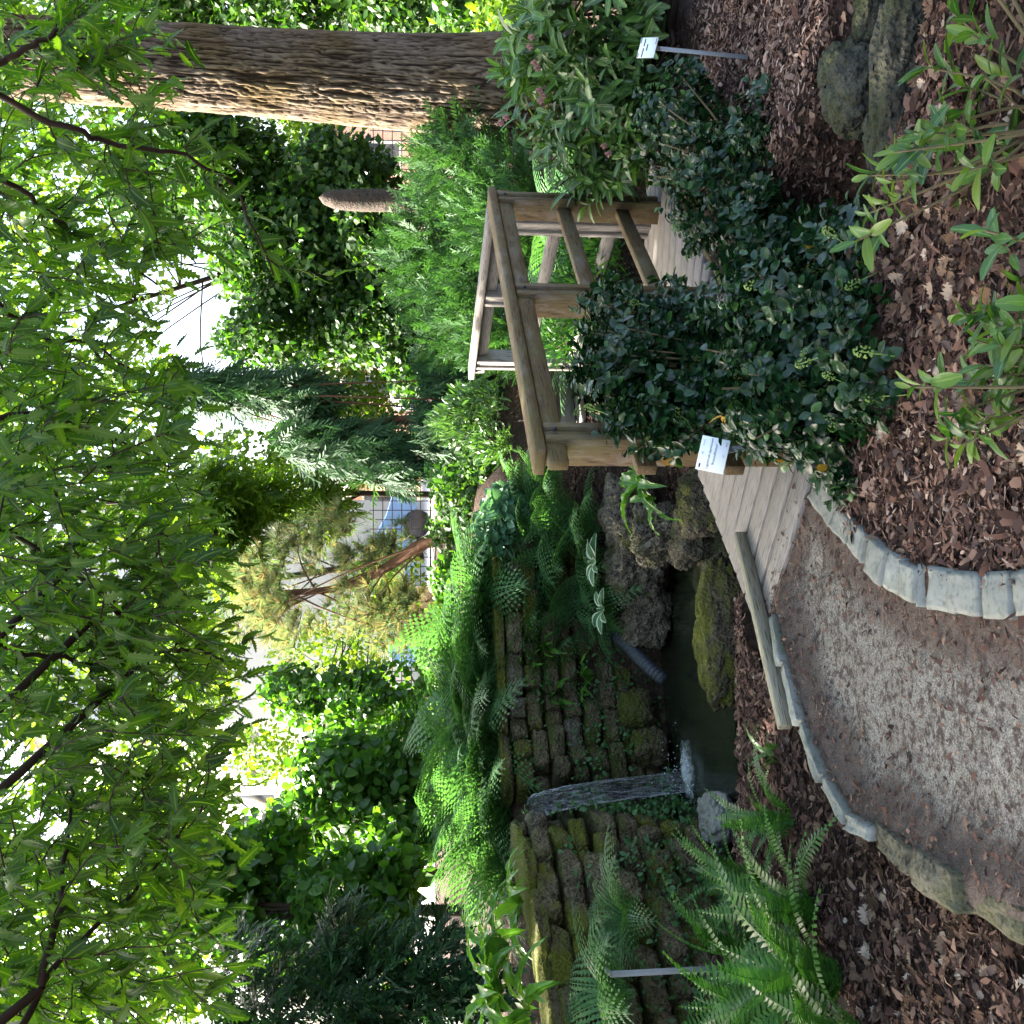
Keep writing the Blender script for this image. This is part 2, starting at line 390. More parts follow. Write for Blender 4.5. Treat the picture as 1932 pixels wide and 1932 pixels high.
def t_tongue(seed):
    r = random.Random(seed); V, A, F = [], [], []; n = 14; ph = r.uniform(0, 6)
    for i in range(n + 1):
        t = i / n; w = .085 * min(1, t * 5 + .25) * (1 - max(0, t - .55) / .45) ** .75 + .002
        for k, x in enumerate((-1, -.5, 0, .5, 1)):
            z = .55 * t - .75 * t ** 2.1 + abs(x) * w * .5 + (abs(x) ** 2) * .020 * math.sin(t * 26 + ph + x)
            V.append((x * w + .03 * math.sin(ph) * t * t, t * (1 - .15 * t), z)); A.append(abs(x))
    return np.array(V), gridF(n + 1, 5), np.array(A)
TONGUE = [t_tongue(i) for i in range(4)]
def t_spray(seed, n=12, droop=.3, spread=.5, w=.035, L=.34):
    r = random.Random(seed); V, F = [], []
    def P(t): return np.array([.06 * math.sin(t * 5 + seed), t, -droop * t * t])
    def strip(a, b, w_):
        d = unit(b - a); s = unit(np.cross(d, (0, .15, 1))); k = len(V); V.extend([a - s * w_ * .5, a + s * w_ * .5, (a + b) / 2 + s * w_, b, (a + b) / 2 - s * w_])
        F.extend([(k, k + 1, k + 2), (k, k + 2, k + 4), (k + 4, k + 2, k + 3)])
    strip(P(0), P(.55), w * .5); strip(P(.5), P(1), w * .6)
    for i in range(n):
        t = .08 + .86 * i / n; s = 1 if i % 2 else -1; l = L * (1.1 - t * .75) * r.uniform(.7, 1.2)
        d = unit(np.array([s * spread * r.uniform(.8, 1.3), 1.0, r.uniform(-.35, .25)])); o = P(t); strip(o, o + d * l, w)
    return np.array(V), np.array(F), np.zeros(len(V))
SPRAY = [t_spray(i) for i in range(3)]
SPRAY_UP = [t_spray(7 + i, 14, .05, .8, .03, .4) for i in range(3)]
SPRAY_DROOP = [t_spray(15 + i, 14, .25, .28, .022, .30) for i in range(3)]
SPRAY_WEEP = [t_spray(31 + i, 14, .5, .55, .03, .36) for i in range(4)]
def t_tuft(seed, n=34):
    r = random.Random(seed); V, F = [], []
    for i in range(n):
        a = r.uniform(0, 6.28); e = r.uniform(.1, 1.4); d = np.array([math.cos(a) * math.sin(e), math.cos(e) * r.uniform(.4, 1), math.sin(a) * math.sin(e)]); d = unit(d) * r.uniform(.7, 1)
        s = unit(np.cross(d, (.3, .2, .9))) * .02; k = len(V); V += [-s, s, d]; F.append((k, k + 1, k + 2))
    return np.array(V), np.array(F), np.zeros(len(V))
TUFT = [t_tuft(i) for i in range(2)]
def t_chip(seed):
    r = random.Random(seed); w = r.choice((.05, .08, .14, .2, .26)); c = r.uniform(-.3, .4); k = r.uniform(-.15, .15)
    V = [(-w * .8, 0, 0), (w * .7, .04, 0), (w + k, .5, c * .5), (-w + k, .46, c * .5), (w * .3 + 2 * k, 1, c * .2), (-w * .6 + 2 * k, .94, c * .1)]
    return np.array(V), quads([(0, 1, 2, 3), (3, 2, 4, 5)]), np.zeros(6)
CHIP = [t_chip(i) for i in range(9)]
def t_oak(seed):
    r = random.Random(seed); pts = []
    for i in range(15):
        t = i / 14 * math.pi; rad = .30 + .18 * (i % 2) * r.uniform(.5, 1.3); pts.append((math.sin(t) * rad * r.uniform(.8, 1.1), .5 - math.cos(t) * .5))
    out = pts + [(-x * r.uniform(.8, 1.2), y) for x, y in pts[-2:0:-1]]
    V = [(0, .5, -.05)] + [(x, y, .22 * x * x * 3 + .15 * (y - .5) ** 2 * r.uniform(-1, 2) + r.uniform(-.03, .05)) for x, y in out]; n = len(out)
    return np.array(V), np.array([(0, 1 + i, 1 + (i + 1) % n) for i in range(n)]), np.zeros(n + 1)
OAK = [t_oak(i) for i in range(4)]

def rv(rng, n, s=1.0): return rng.normal(0, s, (n, 3))
def ell(rng, n, c, r, shell=.55, lower=1.0):
    d = unit(rv(rng, n)); q = (shell + (1 - shell) * rng.random(n)) ** .8; q = np.where(rng.random(n) < .25, rng.random(n) ** .5, q)
    p = d * q[:, None] * np.asarray(r); p[:, 2] = np.where(p[:, 2] < 0, p[:, 2] * lower, p[:, 2]); return np.asarray(c) + p, d
def blobs_px(rng, n, B, shell=.5):
    """points in ellipsoids given as (X, Y, depth, rX, rY, rdepth_m) in picture units, kept at true size at that depth"""
    wts = np.array([b[3] * b[4] for b in B], float); k = rng.choice(len(B), n, p=wts / wts.sum()); P = np.zeros((n, 3)); O = np.zeros((n, 3))
    for i, b in enumerate(B):
        m = k == i; s = b[2] / 1932 / FL; p, d = ell(rng, m.sum(), D(b[0], b[1], b[2]), (b[4] * s, b[5], b[3] * s), shell); P[m] = p; O[m] = d
    return P, O
def foliage(root, name, P, dirs, nrm, T, size, mat, kind='stuff'):
    b = Bag(); k = np.arange(len(P)) % len(T); R = frames(dirs, nrm); size = np.broadcast_to(size, (len(P),))
    for i, t in enumerate(T): b.scatter(t, P[k == i], R[k == i], size[k == i])
    return tag(link(name, b.mesh(name), mat, root), kind=kind)
def leaf_parts(root, name, P, dirs, nrm, T, size, mat):
    R = frames(dirs, nrm); size = np.broadcast_to(size, (len(P),)); me = [nmesh(name, *t) for t in T]
    for m in me: m.materials.append(mat)
    for i in range(len(P)): link(name, me[i % len(me)], None, root, M4(R[i], P[i], size[i]))
def split_near(P, k, D3=None):
    """indices of the k points that show largest in the picture, and the rest"""
    vis = (np.abs(P[:, 0]) < P[:, 1] * .56 + .1) & (P[:, 1] > .3); d = np.where(vis, np.linalg.norm(P - (0, 0, EYE), axis=1), 99); o = np.argsort(d); return o[:k], o[k:]
def stems(root, name, paths, mat, r0=.012, r1=.003, seg=5, n=8, one=True):
    b = Bag()
    for i, p in enumerate(paths):
        q = curve(p, n) if len(p) > 1 else p; b.add(*tube(q, np.linspace(r0, r1, len(q)), seg))
    o = link(name, b.mesh(name, True), mat, root); return o

# ================================================================== THE SETTING
WALL = np.array([(-2.75, 4.1), (-2.42, 4.75), (-2.19, 5.3), (-2.03, 6.0), (-2.06, 6.7), (-1.78, 7.1), (-1.25, 7.5), (-.55, 7.8), (.05, 7.95)])
BANK = np.vstack([WALL, [(.4, 8.3), (1.2, 9.3), (3, 10), (9, 11), (60, 14), (60, 200), (-60, 200), (-60, 2), (-3.2, 3.0)]])
POND = np.array([(-1.98, 6.05), (-2.0, 6.65), (-1.7, 7.0), (-1.2, 7.3), (-.72, 7.35), (-.42, 7.0), (-.25, 6.7), (0, 6.3), (.25, 5.9), (.25, 5.45), (-.05, 5.4), (-.3, 5.62), (-1.05, 5.68), (-1.5, 5.62), (-1.85, 5.85)])
STREAM = curve([(.15, 5.7, 0), (.75, 4.85, 0), (1.0, 4.2, 0), (1.1, 3.65, 0), (1.38, 3.2, 0), (1.75, 3.02, 0), (2.4, 2.9, 0), (4.5, 3.0, 0)], 40)[:, :2]
KR_IN = np.array([G(X, Y, .06)[:2] for X, Y in [(1528, 935), (1545, 962), (1570, 1005), (1640, 1085), (1700, 1130), (1760, 1150), (1850, 1165), (1932, 1165)]])
KR_IN = np.vstack([KR_IN, [(-.16, 2.05), (0.0, 1.7), (.25, 1.3), (.6, .9)]])
KL_IN = np.array([G(X, Y, .10)[:2] for X, Y in [(1455, 1160), (1474, 1240), (1500, 1330), (1526, 1400), (1560, 1480), (1605, 1545)]])
KL_IN = np.vstack([KL_IN, [(-.97, 3.0), (-1.0, 2.75), (-.98, 2.5), (-.96, 2.25), (-.9, 1.9), (-.8, 1.4), (-.7, .8)]])
DK_L, DK_R = np.array((-.43, 4.23)), np.array((.21, 3.80))
PATH = np.vstack([[(-.43, 4.25), (.12, 3.86)], KR_IN, [(1.2, -.2), (1.5, -3), (-1.5, -3), (-.8, -.2)], KL_IN[::-1]])
def hgt(x, y):
    x = np.asarray(x, float); y = np.asarray(y, float)
    p = np.stack([x, y, 0 * x], -1)
    h = .05 * (fbm(p * 1.7, 3, 3) - .5) + .03 * (fbm(p * 6, 2, 5) - .5)
    h = h + .16 * sstep(4.2, 7.5, y) * sstep(.8, 2.5, x)                           # rises gently behind the bridge
    bd = pdist(WALL, x, y); ib = inside(BANK, x, y)
    soft = sstep(-.1, .9, x)                                                       # no wall at the right: the bank becomes a slope
    lift = .80 + .10 * sstep(7, 10, y)
    dd = pdist(BANK, x, y, True)
    h = np.where(ib, h + lift * ((1 - soft) * sstep(0, .16, dd) + soft * sstep(-.2, 1.6, dd)) * (1 - .3 * sstep(3, 8, x)), h)
    # slope at the foot of the right hand wall
    foot = (~ib) * sstep(.9, 0, bd) * sstep(-1.5, -.9, x) * sstep(6.3, 7.2, y); h = h + .26 * foot
    h = h - .33 * sstep(4.3, 5.35, y) * sstep(-2.3, -1.9, x) * sstep(.6, .1, x) * (~ib) * sstep(7.4, 6.4, y)
    ip = inside(POND, x, y); pd = pdist(POND, x, y, True)
    h = np.where(ip, -.30 - .45 * sstep(0, .25, pd), h - .27 * sstep(.28, 0, pd))
    sd = pdist(STREAM, x, y); h = h - .40 * sstep(.42, .14, sd) * (~ib)
    pa = inside(PATH, x, y); h = np.where(pa, -.05, h)
    dk = pdist(np.array([(-.06, 4.12), (1.68, 6.36)]), x, y)
    kd = np.minimum(pdist(KR_IN, x, y), pdist(KL_IN, x, y))
    left = (x < -.4) & (y < 5) & ~pa; h = np.where(left, h + .07 * sstep(.0, .5, kd), h)
    right = (x > -.4) & (y < 4.0) & ~pa; h = np.where(right, h + .03 + .06 * sstep(.1, .8, kd), h)
    h = np.where(dk < .56, np.minimum(h, -.07), h)
    return h
def axis(lo, hi, a, b, step):
    mid = np.arange(a, b, step); out = lambda s, e: s + (e - s) * np.linspace(0, 1, 22)[1:] ** 2.2
    return np.concatenate([out(a, lo)[::-1], mid, out(mid[-1], hi)])
gx = axis(-90, 90, -3.6, 4.2, .055); gy = axis(-25, 220, 1.2, 10.5, .06)
XX, YY = np.meshgrid(gx, gy, indexing='ij'); ZZ = hgt(XX, YY)
t = NT('soil'); p = t.pos(); n1 = t.noise(p, 26, 6, .7); n2 = t.noise(p, 3, 4); n3 = t.noise(p, 90, 3)
c = t.ramp(n1, [(.3, (.022, .014, .010)), (.5, (.062, .038, .029)), (.68, (.13, .085, .066))]); c = t.mix(t.ramp(n2, [(.4, (0, 0, 0)), (.65, (1, 1, 1))]), c, t.mix(1.0, c, (.62, .68, .6), 'MULTIPLY'))
MT['soil'] = t.done(t.bsdf(c, .95, .15, t.bump(t.math('ADD', n1, t.math('MULTIPLY', n3, .5)), 1.0, .03)))
me = nmesh('ground', np.stack([XX, YY, ZZ], -1).reshape(-1, 3), gridF(len(gx), len(gy)), smooth=True)
tag(link('ground', me, MT['soil']), 'dark brown garden soil under mulch, banks and plants', kind='structure')
def gz(x, y): return hgt(np.atleast_1d(x), np.atleast_1d(y))

# path: fine worn gravel, browner along the margins where mulch has spilled
t = NT('path_gravel'); p = t.pos(); n1 = t.noise(p, 170, 5, .75); n2 = t.noise(p, 2.6, 5, .6); n3 = t.noise(p, 38, 5, .7)
vo = t.n('ShaderNodeTexVoronoi', i_Scale=150.0); t.l(p, vo.inputs[0])
c = t.ramp(n1, [(.34, (.045, .040, .035)), (.48, (.19, .178, .155)), (.66, (.38, .36, .32))])
c = t.mix(t.ramp(n3, [(.40, (1, 1, 1)), (.54, (0, 0, 0))]), c, (.065, .048, .042)); c = t.mix(t.ramp(t.noise(p, 7, 5, .6), [(.42, (.7, .7, .7)), (.6, (0, 0, 0))]), c, t.mix(1.0, c, (.78, .75, .72), 'MULTIPLY'))
at = t.n('ShaderNodeAttribute', attribute_name='m').outputs['Fac']
e = t.math('ADD', at, t.math('MULTIPLY', t.math('SUBTRACT', n2, .5), .8)); e2 = t.math('ADD', e, t.math('MULTIPLY', t.math('SUBTRACT', n3, .5), .8))
c = t.mix(t.ramp(e2, [(.50, (0, 0, 0)), (.85, (.85, .85, .85))]), c, t.mix(n1, (.028, .018, .017), (.14, .105, .085)))
MT['path'] = t.done(t.bsdf(c, .95, .2, t.bump(t.math('ADD', n1, t.math('MULTIPLY', vo.outputs[0], .6)), .8, .006)))
px = np.arange(-1.6, 1.6, .04); py = np.arange(-3, 4.4, .04); PX, PY = np.meshgrid(px, py, indexing='ij')
ed = np.minimum(pdist(KR_IN, PX, PY), pdist(KL_IN, PX, PY)); ed = np.minimum(ed, pdist(np.array([DK_L, DK_R]), PX, PY) * .7)
am = sstep(.36, .0, ed).ravel()
def zpath(x, y):
    e = np.minimum(np.minimum(pdist(KR_IN, x, y), pdist(KL_IN, x, y)), pdist(np.array([DK_L, DK_R]), x, y) * .7)
    return .008 + .012 * sstep(.1, 0, e) + .05 * sstep(.22, 0, pdist(KL_IN, x, y)) + .010 * fbm(np.stack([x, y, 0 * x], -1) * 2.2, 2, 8)
zz = zpath(PX, PY).ravel()
# snap the outside vertices off: keep cells whose centre lies inside the path
F4 = np.array([(i * len(py) + j, (i + 1) * len(py) + j, (i + 1) * len(py) + j + 1, i * len(py) + j + 1) for i in range(len(px) - 1) for j in range(len(py) - 1)])
cx = PX.ravel()[F4].mean(1); cy = PY.ravel()[F4].mean(1); keep = inside(PATH, cx, cy) | (ed.ravel()[F4].mean(1) < .05)
me = nmesh('path', np.stack([PX.ravel(), PY.ravel(), zz], -1), quads(F4[keep]), am, True)
tag(link('path', me, MT['path']), 'worn grey gravel garden path with brown mulch along its edges', kind='structure')

# pond and stream water
t = NT('dark_water'); p = t.pos(); n = t.noise(p, 5, 3, .5); n2 = t.noise(t.pos((1, 3, 1)), 16, 2)
mp = t.n('ShaderNodeMapping'); mp.inputs['Location'].default_value = (1.70, -6.55, .3); t.l(p, mp.inputs[0]); rg = t.n('ShaderNodeTexWave', wave_type='RINGS', rings_direction='Z', i_Scale=2.2, i_Distortion=5.0, i_Detail=2.0); t.l(mp.outputs[0], rg.inputs[0])
MT['water'] = t.done(t.bsdf(t.mix(n, (.010, .013, .008), (.020, .024, .014)), .06, .5, t.bump(t.math('ADD', n, t.math('ADD', t.math('MULTIPLY', n2, .5), t.math('MULTIPLY', rg.outputs[1], .16))), .16, .02)))
def sheet(name, P, z, mat, label):
    me = nmesh(name, [(x, y, z) for x, y in P], [list(range(len(P)))]); return tag(link(name, me, mat), label, kind='structure')
cen = POND.mean(0); sheet('pond_water', cen + (POND - cen) * 1.10, -.30, MT['water'], 'dark still pond water below the waterfall')
nrm = unit(np.gradient(STREAM, axis=0))[:, ::-1] * (1, -1)
zst = np.interp(np.arange(40), [0, 6, 39], [-.31, -.27, -.20])
V = np.vstack([np.c_[STREAM + nrm * .3, zst], np.c_[STREAM - nrm * .3, zst]])[6:]
V = np.vstack([np.c_[STREAM + nrm * .3, zst][5:], np.c_[STREAM - nrm * .3, zst][5:]]); k = len(V) // 2
me = nmesh('stream_water', V, quads([(i, i + 1, k + i + 1, k + i) for i in range(k - 1)])); tag(link('stream_water', me, MT['water']), 'dark narrow stream running between mossy rocks under the bridge', kind='structure')

# ------------------------------------------------------------------ rough blocks
def rough_block(seed, n=4, rnd=.16, amp=.05):
    """unit block centred at the origin, worn"""
    V, F, idx = [], [], {}
    for ax in range(3):
        for s in (-1, 1):
            for i in range(n):
                for j in range(n):
                    q = []
                    for a, b in ((i, j), (i + 1, j), (i + 1, j + 1), (i, j + 1)):
                        v = [0, 0, 0]; v[ax] = s; v[(ax + 1) % 3] = a / n * 2 - 1; v[(ax + 2) % 3] = b / n * 2 - 1; key = tuple(round(w, 4) for w in v)
                        if key not in idx: idx[key] = len(V); V.append(v)
                        q.append(idx[key])
                    F.append(q if s > 0 else q[::-1])
    V = np.array(V, float); L = np.linalg.norm(V, axis=1, keepdims=True); sph = V / L * 1.25
    e = (np.sort(np.abs(V), axis=1)[:, 1:2]) ** 6; V = V * (1 - rnd * e) + sph * rnd * e * .8
    o = np.random.default_rng(seed).uniform(0, 50, 3); N = np.stack([fbm(V * 1.3 + o + 9 * k, 3, 11) for k in range(3)], -1) - .5
    return V * .5 + N * amp * 2, quads(F), None
def blockset(name, mat, k, **kw):
    r = []
    for i in range(k):
        V, F, _ = rough_block(i * 7 + 3, **kw); me = nmesh(name, V, F, None, True); me.materials.append(mat); r.append(me)
    return r
def place_block(me, name, parent, c, xd, size, tilt=0.0, up=(0, 0, 1)):
    R = rot_to(np.array([xd[0], xd[1], tilt]), np.array(up, float)); M = M4(R, c); S = Matrix.Diagonal((size[0], size[1], size[2], 1)); return link(name, me, None, parent, M @ S)
rr = np.random.default_rng(5)

# kerbs of single grey setts
KB = blockset('kerb_stone', MT['kerb'], 7, n=8, rnd=.07, amp=.045); KB3 = blockset('kerb_stone', stone_mat('mossy_kerb_stone', (.15, .14, .10), (.09, .08, .055), (.075, .08, .03), (.45, .7), dist=.02), 4, n=8, rnd=.10, amp=.08); KB2 = blockset('kerb_stone', MT['kerb_tall'], 5, n=8, rnd=.05, amp=.05)
def resample(P, lens):
    seg = np.r_[0, np.cumsum(np.hypot(*np.diff(P, axis=0).T))]; at = np.r_[0, np.cumsum(lens)]; at = at[at < seg[-1]]
    return np.c_[np.interp(at, seg, P[:, 0]), np.interp(at, seg, P[:, 1])]
def kerb(line, side, lens, depth, zt, label, KB, hh, buried=99):
    pts = resample(line, lens); k = thing('stone_kerb', (*pts[0], 0), label, 'kerb')
    for i in range(len(pts) - 1):
        a, b = pts[i], pts[i + 1]; d = b - a; L = np.hypot(*d); nn = np.array([d[1], -d[0]]) / L * side; c = (a + b) / 2 + nn * depth / 2
        w = rr.uniform(.88, 1.1); z = zt + rr.uniform(-.006, .006)
        if i >= buried: z = zt - .012 + rr.uniform(-.022, .015); w *= 1.9
        kb = KB3 if i >= buried else KB; place_block(kb[rr.integers(len(kb))], 'kerb_stone', k, (c[0], c[1], z - hh / 2), d, (L * .995, depth * w, hh), rr.uniform(-.02, .02))
    return k
kr = curve(np.c_[KR_IN, 0 * KR_IN[:, 0]], 60)[:, :2]
kerb(kr, -1, [.20, .14, .115, .06, .125, .12, .11, .045, .12, .15, .03, .14, .16, .12, .15, .18, .2, .2, .2, .2], .118, .062, 'curved pale grey sett kerb round the mulch bed right of the path', KB, .22)
kl = curve(np.c_[KL_IN, 0 * KL_IN[:, 0]], 60)[:, :2]
kerb(kl, 1, [.21, .27, .24, .2, .18, .26, .26, .28, .3, .3, .3, .3, .3, .3], .052, .10, 'upright grey stone kerb left of the path, partly buried in leaf litter', KB2, .3, 5)

# timber edge of the mulch strip beside the deck
def chamfer(sx, sy, sz, b):
    bm = bmesh.new(); bmesh.ops.create_cube(bm, size=1.0)
    for v in bm.verts: v.co = Vector((v.co.x * sx, v.co.y * sy, v.co.z * sz))
    bmesh.ops.bevel(bm, geom=list(bm.edges), offset=b, segments=1, affect='EDGES', profile=.5)
    bmesh.ops.triangulate(bm, faces=bm.faces); bm.verts.ensure_lookup_table(); bm.verts.index_update()
    V = np.array([v.co[:] for v in bm.verts]); F = np.array([[v.index for v in f.verts] for f in bm.faces]); bm.free(); return V, F
def beam(name, a, b, w, h, mat, parent=None, up=(0, 0, 1), bev=.004, off=(0, 0, 0)):
    a = np.asarray(a, float); b = np.asarray(b, float); L = np.linalg.norm(b - a); V, F = chamfer(L, w, h, bev)
    me = nmesh(name, V, F); return link(name, me, mat, parent, M4(rot_to(b - a, np.array(up, float)), (a + b) / 2 + np.array(off)))
a = G(1392, 1008, .07); b = G(1477, 1372, .10)
MT['wood_pale'] = wood_mat('pale_timber', (.36, .33, .23), (.26, .235, .165), (.11, .09, .06))
tb = beam('edging_timber', a, b, .045, .055, MT['wood_pale'], off=(0, 0, -.012)); tag(tb, 'long pale square timber edging the mulch strip beside the pond', 'timber')

# ------------------------------------------------------------------ the footbridge
RD = np.array((.610, .793, 0)); RN = np.array((.793, -.610, 0)); P0 = np.array((.27, 4.04, 0))       # along the front rail, and outwards to its right
bridge = thing('footbridge', (.27, 4.04, 0), 'wooden footbridge with brown post and rail side, weathered deck planks', 'bridge')
L1 = 2.62
s = -.255
while s < L1 + .35:                                                                                  # planks fan round slowly towards the far end
    f = np.clip(s / L1, 0, 1) ** 1.3; ang = f * .50; n = RN * math.cos(ang) + RD * math.sin(ang) * 1.0; n = unit(n)
    c = P0 + RD * (s - .02); w = .125
    l = c - RN * (.70 + .02 * rr.random()); r_ = c + n * (.13 + .09 * f)
    l = r_ - n * (.90 + .08 * f)
    beam('deck_plank', l + (0, 0, .022), r_ + (0, 0, .022 + rr.uniform(-.002, .002)), w, .032, MT['deck'], bridge, bev=.005)
    s += .147
for o, z0 in ((-.68, -.06), (.10, -.06)):
    beam('deck_joist', P0 + RN * o + RD * (-.06) + (0, 0, z0), P0 + RN * (o + .02) + RD * L1 + (0, 0, z0), .06, .13, MT['wood_brown'], bridge)
beam('fascia_board', P0 + RN * .165 + RD * .2 + (0, 0, -.03), P0 + RN * .225 + RD * 2.0 + (0, 0, -.03), .03, .14, MT['wood_brown'], bridge)
def post(parent, p, d, n, z0, z1, mat, w=.13):
    b = Bag()
    for o, ww, hh in ((-.045, .034, w), (0, .052, w * .72), (.045, .034, w)):
        V, F = chamfer(z1 - z0, ww, hh, .004); b.add(V + (0, o, 0), F)
    R = np.stack([np.array((0, 0, 1.0)), d, np.cross((0, 0, 1.0), d)], -1)
    return link('post', b.mesh('post'), mat, parent, M4(R, (p[0], p[1], (z0 + z1) / 2)))
def railing(parent, a, b, posts, mat, pre, postw, capmat=None):
    d = unit(b - a); n = np.array((d[1], -d[0], 0)); L = np.linalg.norm(b - a)
    for q in posts: post(parent, a + d * q, d, n, -.1, 1.0, mat if mat is not MT['wood_grey'] else MT['wood_grey'], postw)
    for q in posts:
        for z in (.962, .615, .265): V, F = tube([a + d * q + n * .066 + (0, 0, z), a + d * q + n * .074 + (0, 0, z)], .010, 8); link('bolt', nmesh('bolt', V, F), MT['iron'], parent)
    A = a - d * pre; B = b + d * .12
    beam('handrail', A + (0, 0, 1.028), B + (0, 0, 1.028), .125, .046, capmat or mat, parent, bev=.006)
    beam('top_rail', A + (0, 0, .962) + n * .02 - d * .05, B + (0, 0, .962) + n * .02, .045, .078, mat, parent)
    for z in (.615, .265): beam('rail', A + (0, 0, z) + n * .0 - d * .05, B - d * .1 + (0, 0, z), .045, .078, mat, parent)
railing(bridge, P0, P0 + RD * 2.55, [0, 1.28, 2.53], MT['wood_brown'], .13, .13)
BA, BB = np.array((1.80, 6.22, 0)), np.array((1.13, 7.9, 0))
rail2 = thing('bridge_railing', BA, 'grey railing running away behind the brown bridge railing', 'railing')
railing(rail2, BA, BB, [.05, .85, 1.72], MT['wood_grey'], .05, .11)  # greyer than the front rail: skylight on it is put into the timber colour
step_ = thing('timber_step', D(1045, 755, 9.0), 'low weathered grey timber step glimpsed between the bridge and its shrub', 'step')
a = D(1032, 700, 9.3); b = D(1045, 815, 8.6)
beam('tread', a, b, .32, .045, MT['wood_grey'], step_); beam('riser', a - (0, .15, .10), b - (0, .15, .10), .03, .15, MT['wood_grey'], step_); beam('lower_tread', a - (0, .25, .2), b - (0, .25, .2), .25, .04, MT['wood_grey'], step_)

# ------------------------------------------------------------------ the tufa wall with its waterfall
BL = blockset('stone_block', MT['tufa'], 12, n=7, rnd=.26, amp=.11)
MT['tufa_moss'] = stone_mat('moss_covered_tufa', (.11, .09, .05), (.20, .16, .10), (.135, .145, .018), (.38, .58), up=.15, dist=.05, bumps=1.0, wet=True)
BM = blockset('stone_block', MT['tufa_moss'], 4, n=7, rnd=.26, amp=.11); BP = blockset('stone_block', MT['tufa_pale'], 3, n=7, rnd=.26, amp=.11)
wall = thing('tufa_wall', (-2.06, 6.7, -.3), 'mossy brown block wall round the pond with the waterfall', 'wall')
wl = curve(np.c_[WALL, 0 * WALL[:, 0]], 400)[:, :2]; seg = np.r_[0, np.cumsum(np.hypot(*np.diff(wl, axis=0).T))]; TOT = seg[-1]
FALL = seg[np.argmin(np.hypot(wl[:, 0] + 2.02, wl[:, 1] - 6.78))]
def wp(s): return np.array([np.interp(s, seg, wl[:, 0]), np.interp(s, seg, wl[:, 1])])
ch = .128
for k in range(9):
    s = rr.uniform(0, .12); z = -.34 + (k + .5) * ch
    while s < TOT - .1:
        L = rr.choice([.14, .2, .24, .3, .38]) * rr.uniform(.85, 1.15); m = s + L / 2; p = wp(m); d = unit(wp(m + .05) - wp(m - .05)); n = np.array([d[1], -d[0]])
        top = .78 if m < FALL + .3 else .84
        if not (abs(m - FALL) < .15 and k >= 8) and rr.random() > .05 and z < gz(*(p + n * .16))[0] + 1.6 and z + ch > gz(*(p + n * .14))[0]:
            rec = -.10 if abs(m - FALL) < .2 else 0.0
            c = p + n * (rec + rr.uniform(-.05, .05)); dep = .28; z_ = z + .06 * (float(fbm(np.array([[m * 1.1, k * .25, 2.0]]), 2, 6)[0]) - .5) * 2
            u_ = rr.random(); place_block(BM[rr.integers(4)] if u_ < (.3 if m < FALL else .12) + .25 * (k > 6) else BP[rr.integers(3)] if u_ > .95 else BL[rr.integers(12)], 'stone_block', wall, (c[0], c[1], z_ + rr.uniform(-.008, .008)), d, (L * .95, dep, ch * rr.uniform(.82, 1.0)), rr.uniform(-.09, .09))
        s += L
# coping slabs
s = .1
while s < TOT - .2:
    L = rr.uniform(.35, .6); m = s + L / 2
    if abs(m - FALL) > .32:
        p = wp(m); d = unit(wp(m + .05) - wp(m - .05)); n = np.array([d[1], -d[0]]); c = p - n * .05
        place_block(BM[rr.integers(4)], 'coping_stone', wall, (c[0], c[1], .845), d, (L * .97, .34, .075), rr.uniform(-.02, .02))
    s += L
# waterfall: a thin curved sheet pouring from the lip
t = NT('falling_water'); v = t.n('ShaderNodeAttribute', attribute_name='m').outputs['Fac']; p = t.pos((26, 26, 1.0)); n = t.noise(p, 3, 5, .65)
gl = t.bsdf((.55, .58, .60), .2, .9); tr = t.n('ShaderNodeBsdfTransparent'); tr.inputs[0].default_value = (.90, .91, .90, 1); mx = t.n('ShaderNodeMixShader')
t.l(t.ramp(t.math('ADD', n, t.math('MULTIPLY', v, .18)), [(.44, (.02, .02, .02)), (.56, (.12, .12, .12)), (.78, (.45, .45, .45))]), mx.inputs[0]); t.l(tr.outputs[0], mx.inputs[1]); t.l(gl, mx.inputs[2]); MT['fall'] = t.done(mx.outputs[0])
lip = np.array((-1.98, 6.72, .72)); land = D(1290, 1470, 6.55); V, A = [], []; nu, nv = 26, 15
for i in range(nu):
    f = i / (nu - 1); c = lip + (land - lip) * np.array([f ** .75, f ** .75, 0]); c[2] = .72 - (.72 + .30) * f ** 1.75 + .01
    for j in range(nv):
        q = j / (nv - 1) - .5; wdt = .26 - .03 * f; V.append(c + np.array([.35, .93, 0]) * q * wdt + np.array([.05, -.05, 0]) * (math.cos(q * 5) * .5 + .12 * math.sin(j * 2.3 + f * 3))); A.append((abs(q) * 2) ** 4)
fall = thing('waterfall', land, 'thin curved sheet of water falling from the wall into the pond', 'waterfall')
link('water_sheet', nmesh('water_sheet', V, gridF(nu, nv), A, True), MT['fall'], fall)
SV = np.array(V).reshape(nu, nv, 3); t = NT('water_strand'); tr = t.n('ShaderNodeBsdfTransparent'); mx = t.n('ShaderNodeMixShader'); nz = t.noise(t.pos((20, 20, 5)), 2.5, 3); t.l(t.ramp(nz, [(.45, (0, 0, 0)), (.62, (.6, .6, .6))]), mx.inputs[0]); t.l(tr.outputs[0], mx.inputs[1]); t.l(t.bsdf((.5, .53, .55), .3, .6), mx.inputs[2]); MT['strand'] = t.done(mx.outputs[0])
